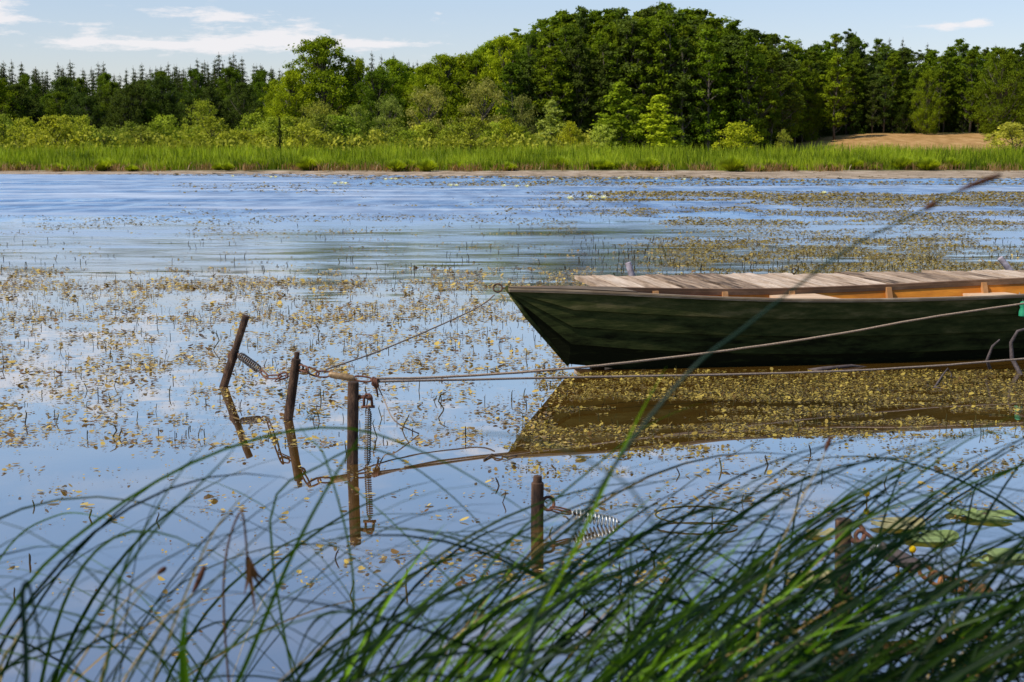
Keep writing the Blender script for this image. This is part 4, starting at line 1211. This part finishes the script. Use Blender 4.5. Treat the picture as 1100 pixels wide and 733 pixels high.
# willows and shrubs behind the reeds
for (k, px, Y, yt, ws, c, lab) in (
    ('willow', 222, 172, 109, .85, (.20, .23, .03), 'rounded yellow green bush tallest left of centre before the dark trees'),
    ('bush', 275, 168, 122, .75, (.22, .25, .03), 'low yellow green bush right of the rounded tall bush'),
    ('willow', 345, 166, 110, .95, G_WIL, 'wide pale willow below the large round tree'),
    ('willow', 385, 168, 114, .8, (.19, .21, .045), 'pale willow right of the wide willow below the large tree'),
    ('willow', 420, 172, 104, .7, (.14, .16, .045), 'grey green willow between pale willow and brownish willow'),
    ('willow', 462, 170, 93, .85, (.16, .165, .055), 'olive grey willow left of the brownish one in mid shore'),
    ('willow', 520, 172, 86, .85, (.17, .155, .05), 'brownish olive willow left of the small sunlit shrubs'),
    ('willow', 560, 174, 104, .75, (.15, .15, .05), 'dull olive willow between the brownish willow and the grey shrub'),
    ('young', 592, 160, 109, 1.5, (.19, .2, .055), 'grey green ragged shrub left of the two young trees'),
    ('young', 664, 160, 90, 1.7, (.155, .19, .014), 'taller darker young tree of the pair before the dark wood'),
    ('young', 706, 158, 103, 2.0, (.27, .29, .02), 'shorter brighter young tree of the pair before the dark wood'),
    ('bush', 648, 156, 135, 1.0, (.22, .25, .05), 'small grey green bush at the left foot of the young tree pair'),
    ('bush', 790, 152, 132.5, 1.45, G_YEL, 'single dome shaped bright yellow green bush before the dark wood'),
    ('bush', 1082, 152, 132, 1.5, (.26, .25, .05), 'yellow olive dome bush at the right end of the corn field'),
    ('bush', 838, 153, 140, .6, (.16, .18, .03), 'little ragged shrub right of the dome shaped bush'),
    ('bush', 545, 158, 128, .8, G_YEL, 'low bright yellow bush below the dull olive willow'),
    ('bush', 612, 157, 132, .7, G_YEL, 'low bright yellow bush at the foot of the ragged shrub'),
    ('bush', 10, 165, 124, .9, (.16, .19, .03), 'round green bush at the left frame edge'),
):
    plant(k, px, Y, yt, ws, c, lab)
for px in np.arange(-20, 640, 13):
    x = px + random.uniform(-6, 6)
    plant('bush', x, 156 + random.uniform(-4, 14), random.choice([126, 132, 137, 141, 144]) + random.uniform(-2, 2), random.uniform(.7, 1.4), random.choice([(.19, .21, .03), (.14, .16, .03), (.23, .25, .035), (.14, .18, .022)]),
          'low olive yellow shrub in the row just behind the reed belt', 'low shrubs behind the reeds')
# thin bare sapling
plant('young', 303, 145, 126, .35, (.06, .08, .02), 'thin dark sapling standing alone in the reeds below the large tree')

# ------------------------------------------------------------------ foreground sedge
def blade_strip(pts, w, facing=None, twist=0.0):
    """pts list of Vector -> V-section ribbon verts/faces"""
    V = []; F = []; n_ = len(pts)
    for i, p in enumerate(pts):
        T = (pts[min(i + 1, n_ - 1)] - pts[max(i - 1, 0)])
        if T.length < 1e-8: T = Vector((0, 0, 1))
        T.normalize()
        fc = Matrix.Rotation(twist * i / n_, 3, T) @ facing
        S = T.cross(fc)
        if S.length < 1e-4: S = Vector((1, 0, 0))
        S.normalize(); Nn = S.cross(T)
        t = i / (n_ - 1)
        ww = w * .5 * (min(1, .7 + 1.5 * t)) * max(0.04, (1 - t ** 2.6))
        V += [p - S * ww + Nn * ww * .45, p, p + S * ww + Nn * ww * .45]
    for i in range(n_ - 1):
        a = i * 3; b = a + 3
        F += [(a, a + 1, b + 1, b), (a + 1, a + 2, b + 2, b + 1)]
    return V, F

def arc(root, az, lean0, lean1, L, n_=15, power=1.4, wob=.0):
    """blade centreline: inclination from vertical goes lean0 -> lean1 (radians)"""
    p = Vector(root); pts = [p.copy()]
    for i in range(n_ - 1):
        t = (i + .5) / (n_ - 1)
        ln = lean0 + (lean1 - lean0) * t ** power
        a2 = az + wob * math.sin(t * 3)
        d = Vector((math.sin(ln) * math.cos(a2), math.sin(ln) * math.sin(a2), math.cos(ln)))
        p = p + d * (L / (n_ - 1)); pts.append(p.copy())
    return pts

sed = MB()
R_ = random.Random(5)
def gz(x, y): return float(ground_z(x, y))
def sow(nb, xr, yr, az, azs, lean0, lean1, L, w, tint, keep=None):
    c = 0; tries = 0
    while c < nb and tries < nb * 30:
        tries += 1
        x = R_.uniform(*xr); y = R_.uniform(*yr)
        a = az + R_.gauss(0, azs)
        l0 = R_.uniform(*lean0); l1 = R_.uniform(*lean1); LL = R_.uniform(*L)
        pts = arc((x, y, gz(x, y) - .03), a, l0, l1, LL, 16, R_.uniform(1.0, 1.8), R_.uniform(-.3, .3))
        if keep and not keep([PR(p) for p in pts], pts): continue
        face = Vector((R_.uniform(-1, 1), R_.uniform(-1, .3), R_.uniform(.3, 1))).normalized()
        V, F = blade_strip(pts, R_.uniform(*w), face, R_.uniform(-1.2, 1.2))
        sed.add(V, F, min(1, max(0, R_.gauss(*tint))) ** 1.5)
        c += 1

def top_limit(pix, lim):      # blades of the mass stay under the outline of the mass
    for x, y in pix:
        if y < np.interp(x, lim[0], lim[1]): return False
    return True
limL = ([-300, 0, 120, 240, 360, 460, 560, 640, 750, 900, 1000, 1100, 1400], [500, 540, 530, 468, 458, 480, 510, 480, 440, 445, 430, 400, 380])
limM = ([-300, 0, 200, 350, 500, 640, 760, 900, 1000, 1100, 1400], [640, 600, 540, 520, 545, 520, 490, 470, 450, 430, 420])
def visible(pix):
    return any(0 < x < 1100 and y < 733 for x, y in pix)
kL = lambda pix, p: visible(pix) and top_limit(pix, limL)
kM = lambda pix, p: visible(pix) and top_limit(pix, limM)
# left: sparse arching blades leaning right
sow(80, (-1.5, .0), (1.7, 3.1), .0, .5, (.1, .5), (1.1, 2.3), (.75, 1.3), (.0045, .0095), (.08, .16), kL)
sow(20, (-1.3, .0), (1.8, 3.0), math.pi, .4, (.0, .3), (1.2, 2.2), (.7, 1.1), (.003, .006), (.25, .2), kL)
# centre: many rising to the right
sow(125, (-.7, .55), (1.6, 3.0), .0, .45, (.25, .7), (.9, 1.8), (.75, 1.3), (.005, .011), (.06, .16), kM)
sow(60, (-.45, .2), (1.7, 2.6), .0, .4, (.2, .6), (.8, 1.5), (.55, .85), (.006, .012), (.85, .2), kM)
sow(80, (-.1, 1.0), (1.6, 2.9), .0, .5, (.35, .9), (1.1, 2.0), (.7, 1.25), (.005, .011), (.06, .18), kM)
# right: a net of flatter blades crossing both ways
sow(120, (.4, 1.9), (1.6, 3.0), math.pi, .6, (.4, 1.0), (1.4, 2.3), (.7, 1.3), (.004, .0085), (.02, .12), kM)
sow(95, (-.1, 1.2), (1.6, 3.0), .0, .7, (.6, 1.1), (1.5, 2.3), (.7, 1.3), (.004, .0085), (.02, .12), kM)
sow(45, (.2, 1.4), (1.5, 2.8), .3, 1.2, (.6, 1.1), (1.2, 1.9), (.6, 1.1), (.005, .010), (.03, .14), kM)
sg = sed.build('sedge_grass', M['sedge'], None, True)
tag(sg, 'dense tangle of long dark green sedge blades arching across the foreground bank', 'sedge', kind='stuff')

sed = MB()
sow(26, (-1.1, 1.3), (1.7, 2.9), .0, .9, (.4, 1.0), (1.2, 2.1), (.55, 1.05), (.003, .006), (.3, .3), kM)
dg = sed.build('dry_sedge', M['dry'], None, True)
tag(dg, 'scattered withered straw brown blades among the green foreground sedge', 'sedge', kind='stuff')
# single blades traced at their own distance (Y) and real width, rooted in the bank
def spline(ctrl, n_=22):
    P = [Vector(c) for c in ctrl]; out = []
    for i in range(n_ + 1):
        t = i / n_ * (len(P) - 1); j = min(int(t), len(P) - 2); f = t - j
        p0 = P[max(j - 1, 0)]; p1 = P[j]; p2 = P[j + 1]; p3 = P[min(j + 2, len(P) - 1)]
        out.append(0.5 * ((2 * p1) + (p2 - p0) * f + (2 * p0 - 5 * p1 + 4 * p2 - p3) * f * f + (3 * p1 - p0 - 3 * p2 + p3) * f ** 3))
    return out
def single(img, Ya, Yb, w, mat, tint, name, label, cat, group=None):
    n_ = len(img)
    P = [AT(x, y, Ya + (Yb - Ya) * i / (n_ - 1)) for i, (x, y) in enumerate(img)]
    rx = P[0].x - (P[1].x - P[0].x) * .6
    rt = Vector((rx, Ya, gz(rx, Ya) - .02))
    if P[0].z > rt.z + .05: P = [rt] + P
    pts = spline(P, 28)
    V, F = blade_strip([p - rt for p in pts], w, Vector((.1, -1, .25)).normalized(), .5)
    o = mesh_obj(name, V, F, M[mat], None, True, [tint] * len(V)); o.location = rt
    tag(o, label, cat, group); return o
SB = 'single long sedge blades in front'
singles = [
    ([(-60, 800), (20, 640), (120, 548), (240, 483), (360, 459), (460, 488), (560, 546), (625, 600)], 2.3, 2.6, .0062, 'sedge', .35, 'long sedge blade making the highest wide arch across the left half'),
    ([(215, 800), (255, 733), (310, 604), (345, 535), (384, 473), (400, 450)], 2.1, 2.2, .0078, 'sedge', .3, 'straight wide dark blade crossing just before the flat topped post'),
    ([(330, 800), (290, 560), (345, 500), (400, 482), (470, 520), (540, 590), (590, 660)], 2.5, 2.8, .0045, 'sedge', .25, 'thin blade drooping right from its arch near the flat topped post'),
    ([(-80, 760), (0, 600), (55, 556), (105, 555), (180, 585)], 2.6, 3.0, .0045, 'sedge', .4, 'thin blade making a low arch at the far left edge'),
    ([(20, 820), (60, 733), (150, 590), (235, 500), (255, 478)], 2.0, 2.2, .006, 'sedge', .2, 'dark blade slanting up right through the left group'),
    ([(60, 820), (110, 733), (130, 620), (160, 560), (200, 500), (250, 450)], 2.0, 2.3, .0048, 'sedge', .2, 'narrow dark blade beside the dead brown seed head'),
    ([(480, 820), (530, 733), (600, 622), (655, 510), (690, 440), (716, 394)], 1.9, 2.1, .0075, 'sedge_bright', .6, 'bright lime green blade standing straight up toward the boat hull'),
    ([(560, 820), (640, 733), (760, 640), (900, 540), (1010, 478), (1110, 440)], 2.0, 2.5, .008, 'sedge', .35, 'wide dark blade sweeping up to the right edge'),
    ([(420, 820), (470, 700), (540, 590), (640, 500), (700, 455), (760, 430)], 2.2, 2.7, .0055, 'sedge', .3, 'dark blade rising through the bow reflection'),
    ([(700, 820), (780, 700), (880, 600), (1000, 500), (1060, 465), (1110, 475)], 2.3, 2.7, .0065, 'sedge', .35, 'dark blade arching over the lily pads at right'),
    ([(640, 800), (560, 700), (500, 640), (420, 560), (350, 500), (310, 470)], 2.6, 3.0, .0040, 'sedge', .3, 'thin blade leaning left against all its neighbours'),
    ([(350, 820), (380, 640), (352, 500), (330, 470), (318, 450)], 2.4, 2.6, .0045, 'sedge', .25, 'thin steep blade bending left beside the narrow tipped post'),
    ([(800, 800), (700, 560), (640, 500), (560, 470), (470, 462), (400, 440)], 1.25, 1.35, .0028, 'sedge_blue', .5, 'faint blurred blade arching left very close to the viewer'),
]
for img, Ya, Yb, wd, mt, tn_, lab in singles:
    single(img, Ya, Yb, wd, mt, tn_, 'sedge_plant', lab, 'sedge', SB)
# broad leaf at the lower left
single([(200, 800), (198, 733), (196, 690), (203, 640)], 1.7, 1.72, .016, 'sedge', .45, 'broad_leaf', 'short broad dark green leaf standing upright at the lower left', 'leaf')
single([(30, 800), (28, 700), (24, 640), (32, 630), (45, 700), (50, 760)], 1.7, 1.75, .008, 'sedge_blue', .2, 'broad_leaf', 'dark blue green leaf bent over in a hairpin at the lower left', 'leaf')
# dry stalks and brown spikes
for img, wd, mt, lab, nm in (
    ([(95, 800), (120, 690), (150, 640), (175, 612)], .004, 'dry', 'thin straw coloured stalk slanting at the lower left', 'dry_stalk'),
    ([(0, 740), (15, 690), (30, 665)], .004, 'dry', 'short straw stalk at the very left edge', 'dry_stalk'),
    ([(150, 780), (215, 600), (250, 545), (272, 525)], .004, 'dry', 'longer straw stalk with pale tip crossing the left water', 'dry_stalk')):
    single(img, 2.2, 2.4, wd, mt, .6, nm, lab, 'stalk', 'dry straw stalks')
def sedge_flower(img, Ya, Yb, r, spikes, lab, matst='sedge_blue'):
    n_ = len(img)
    P = [AT(x, y, Ya + (Yb - Ya) * i / (n_ - 1)) for i, (x, y) in enumerate(img)]
    rt = Vector((P[0].x - .1, Ya, gz(P[0].x - .1, Ya) - .02))
    P = [rt] + P
    pts = spline(P, 40)
    t = empty('flowering_sedge', rt, lab, 'sedge stem', 'flowering sedge stems')
    mb = MB(); mb.tube([p - rt for p in pts], [r * (1.15 - .85 * i / 40) for i in range(41)], 6); mb.build('stem', M[matst], t, True)
    for (f0, f1, rr_) in spikes:
        i0, i1 = int(f0 * 40), int(f1 * 40)
        seg = [p - rt for p in pts[i0:i1 + 1]]
        if len(seg) < 3:
            a, b = seg[0], seg[-1] if len(seg) > 1 else seg[0] + Vector((.02, 0, .01)); seg = [a, a.lerp(b, .33), a.lerp(b, .66), b]
        m = len(seg)
        mb = MB(); mb.tube(seg, [rr_ * max(.25, math.sin(math.pi * (j + .6) / (m + .4)) ** .6) for j in range(m)], 8)
        mb.build('flower_spike', M['spike'], t, True)
sedge_flower([(560, 733), (600, 610), (660, 500), (740, 400), (800, 352), (860, 305), (920, 262), (980, 232), (1030, 205), (1075, 188)], 1.55, 1.75, .0028, [(.825, .865, .0040), (.91, 1.0, .0036)], 'tall blurred sedge stem with dark flower spikes slanting across the boat to upper right')
sedge_flower([(120, 760), (160, 690), (185, 655), (205, 640), (220, 608)], 2.3, 2.4, .0022, [(.84, 1.0, .0055)], 'short stem with a reddish brown spike pointing up at lower left', 'dry')
sedge_flower([(60, 760), (100, 690), (140, 640), (165, 620), (178, 610)], 2.4, 2.5, .002, [(.86, 1.0, .005)], 'thin stem with a small dark red spike left of the other', 'dry')
sedge_flower([(800, 790), (820, 640), (850, 560), (880, 500), (892, 470)], 2.3, 2.4, .002, [(.88, 1.0, .004)], 'upright stem with a thin dark spike under the pondweed edge right of centre', 'dry')
# dead seed head of dangling leaves
P0 = AT(262, 545, 2.4)
rt = Vector((AT(255, 700, 2.4).x, 2.4, gz(0, 2.4)))
t = empty('withered_sedge', rt, 'withered stem with dangling brown leaves below the leftmost posts', 'dead plant')
mb = MB(); pts = spline([Vector((0, 0, 0)), AT(240, 640, 2.4) - rt, AT(258, 550, 2.4) - rt, AT(266, 600, 2.4) - rt], 20); mb.tube(pts, .002, 5); mb.build('stem', M['deadbrown'], t, True)
for x, y in ((285, 635), (275, 662), (292, 628), (262, 640)):
    P = [AT(266, 598, 2.4) - rt, AT(268 + (x - 266) * .3, 605 + (y - 600) * .4, 2.4) - rt, AT(x, y, 2.41) - rt]
    V, F = blade_strip(spline(P, 8), .009, Vector((.1, -1, .2)).normalized(), 1.0)
    mesh_obj('dead_leaf', V, F, M['deadbrown'], t, True, [.5] * len(V))
# curled dead leaf bottom right
P0 = AT(1046, 716, 3.6)
V = []; F = []
for a in range(7):
    for b in range(9):
        u_ = a / 6 - .5; v_ = b / 8 - .5
        V.append((u_ * .09, v_ * .05 + .01 * math.sin(a), .02 * math.cos(v_ * 5) * (1 + .3 * math.sin(3 * u_)) + .006 * random.uniform(-1, 1) - .04 * u_ * u_ * 4))
for a in range(6):
    for b in range(8):
        F.append((a * 9 + b, (a + 1) * 9 + b, (a + 1) * 9 + b + 1, a * 9 + b + 1))
o = mesh_obj('dead_leaf', V, F, M['rust_orange'], None, True, [.5] * len(V)); o.location = P0
tag(o, 'curled orange brown dead leaf caught in the blades at the bottom right', 'dead leaf')

# ------------------------------------------------------------------ sky, sun, camera
SUN_EL = 50.0
sd = Vector((-.82, -.42, 0)).normalized()
sun_dir = Vector((sd.x * math.cos(math.radians(SUN_EL)), sd.y * math.cos(math.radians(SUN_EL)), math.sin(math.radians(SUN_EL))))
wd_ = bpy.data.worlds.new('World'); scene.world = wd_; wd_.use_nodes = True
nt = wd_.node_tree; k = NT(nt)
bg = nt.nodes['Background']; bg.inputs[1].default_value = 0.15
sky = k.n('ShaderNodeTexSky', sky_type='NISHITA'); sky.sun_disc = False
sky.sun_elevation = math.radians(SUN_EL)
sky.sun_rotation = math.atan2(sun_dir.x, sun_dir.y)
sky.altitude = 500; sky.air_density = 1.0; sky.dust_density = 0.6; sky.ozone_density = 1.0
tc = k.n('ShaderNodeTexCoord'); dirv = tc.outputs['Generated']
sp_ = k.n('ShaderNodeSeparateXYZ'); k.l(dirv, sp_.inputs[0])
az = k.math('ARCTAN2', sp_.outputs[0], sp_.outputs[1])
el = k.math('ARCSINE', sp_.outputs[2])
cmb = k.n('ShaderNodeCombineXYZ'); k.l(az, cmb.inputs[0]); k.l(el, cmb.inputs[1])
nz = k.noise(k.mapping(cmb.outputs[0], (26, 150, 1)), 1.0, 9, 0.72).outputs[0]
nz2 = k.noise(k.mapping(cmb.outputs[0], (60, 200, 1)), 1.0, 5, 0.6).outputs[0]
nz = k.math('ADD', k.math('MULTIPLY', nz, .75), k.math('MULTIPLY', nz2, .25))
clouds = [(110, -25, 200, 22, .5), (60, -75, 230, 38, .62), (330, -120, 220, 40, .4), (620, -170, 260, 50, .35), (245, 20, 70, 6, 1.0), (305, 37, 62, 7, .75), (200, 51, 130, 6.5, 1.0), (95, 51, 28, 3, .6), (12, 28, 36, 12, .95), (100, 31, 34, 3, .6), (106, 42, 12, 6, .8), (350, 47, 80, 6, .5),
          (1010, 34, 30, 4.5, .8), (1045, 31, 14, 4, .8), (472, 18, 9, 6, .5), (0, 12, 20, 8, .6), (300, 52, 160, 12, .28), (430, 48, 60, 4, .45)]
tot = None
for cx, cy, wx, wy, amp in clouds:
    a0 = math.atan((cx - 550) / FPX); e0 = PITCH * -1 + math.atan((366.5 - cy) / FPX)
    dx = k.math('DIVIDE', k.math('SUBTRACT', az, a0), wx / FPX); dy = k.math('DIVIDE', k.math('SUBTRACT', el, e0), wy * (1.25 if cy > 0 else 1) / FPX)
    e = k.math('EXPONENT', k.math('MULTIPLY', k.math('ADD', k.math('MULTIPLY', dx, dx), k.math('MULTIPLY', dy, dy)), -1.0))
    e = k.math('MULTIPLY', e, amp * (1.2 if cy > 0 else 1.25))
    tot = e if tot is None else k.math('ADD', tot, e)
low = k.math('MULTIPLY', k.math('SUBTRACT', k.math('ADD', tot, k.math('MULTIPLY', k.math('SUBTRACT', nz, .5), 5.0)), .50), 1.4, clamp=True)
low = k.math('MULTIPLY', low, k.math('MINIMUM', k.math('MULTIPLY', tot, 2.5), 1.0))
# higher, softer clouds (seen mirrored in the calm water)
hz_ = k.noise(k.mapping(cmb.outputs[0], (5, 16, 1), loc=(.7, .25, 0)), 1.0, 7, 0.6).outputs[0]
hi = k.math('MULTIPLY', k.math('SUBTRACT', hz_, .52), 4.0, clamp=True)
hmask = k.math('MULTIPLY', k.math('SUBTRACT', el, .125), 20.0, clamp=True)
hi = k.math('MULTIPLY', k.math('MULTIPLY', hi, hmask), .55)
cm_ = k.math('MAXIMUM', low, hi)
grad = k.ramp(el, [(0.0, (.66, .585, .64)), (.1, (.74, .69, .73)), (.17, (.88, .91, .94)), (.34, (.78, .91, .97)), (.75, (.42, .62, .74))])
skc = k.mixc(1.0, sky.outputs[0], grad, 'MULTIPLY')
fin = k.mixc(k.math('MULTIPLY', cm_, .85), skc, (5.0, 4.85, 4.95))
k.l(fin, bg.inputs[0])

sun = bpy.data.lights.new('sun', 'SUN'); sun.energy = 4.2; sun.angle = math.radians(.53); sun.color = (1.0, .94, .84)
so = bpy.data.objects.new('sun', sun); link(so)
so.rotation_euler = (-sun_dir).to_track_quat('-Z', 'Y').to_euler()

cam = bpy.data.cameras.new('camera'); co = bpy.data.objects.new('camera', cam); link(co)
cam.sensor_width = 36; cam.lens = FPX / 1100 * 36
cam.clip_start = .05; cam.clip_end = 4000
co.location = (0, 0, HC); co.rotation_euler = (math.radians(90) - PITCH, 0, 0)
cam.dof.use_dof = True; cam.dof.focus_distance = 12.0; cam.dof.aperture_fstop = 6.3
scene.camera = co

scene.render.engine = 'CYCLES'
scene.cycles.use_denoising = True
scene.cycles.max_bounces = 6; scene.cycles.diffuse_bounces = 3; scene.cycles.glossy_bounces = 3; scene.cycles.transmission_bounces = 4; scene.cycles.transparent_max_bounces = 4
scene.cycles.caustics_reflective = False; scene.cycles.caustics_refractive = False
scene.view_settings.view_transform = 'Standard'; scene.view_settings.look = 'None'
scene.view_settings.exposure = 0.3; scene.view_settings.gamma = 1.0
scene.view_settings.use_curve_mapping = False
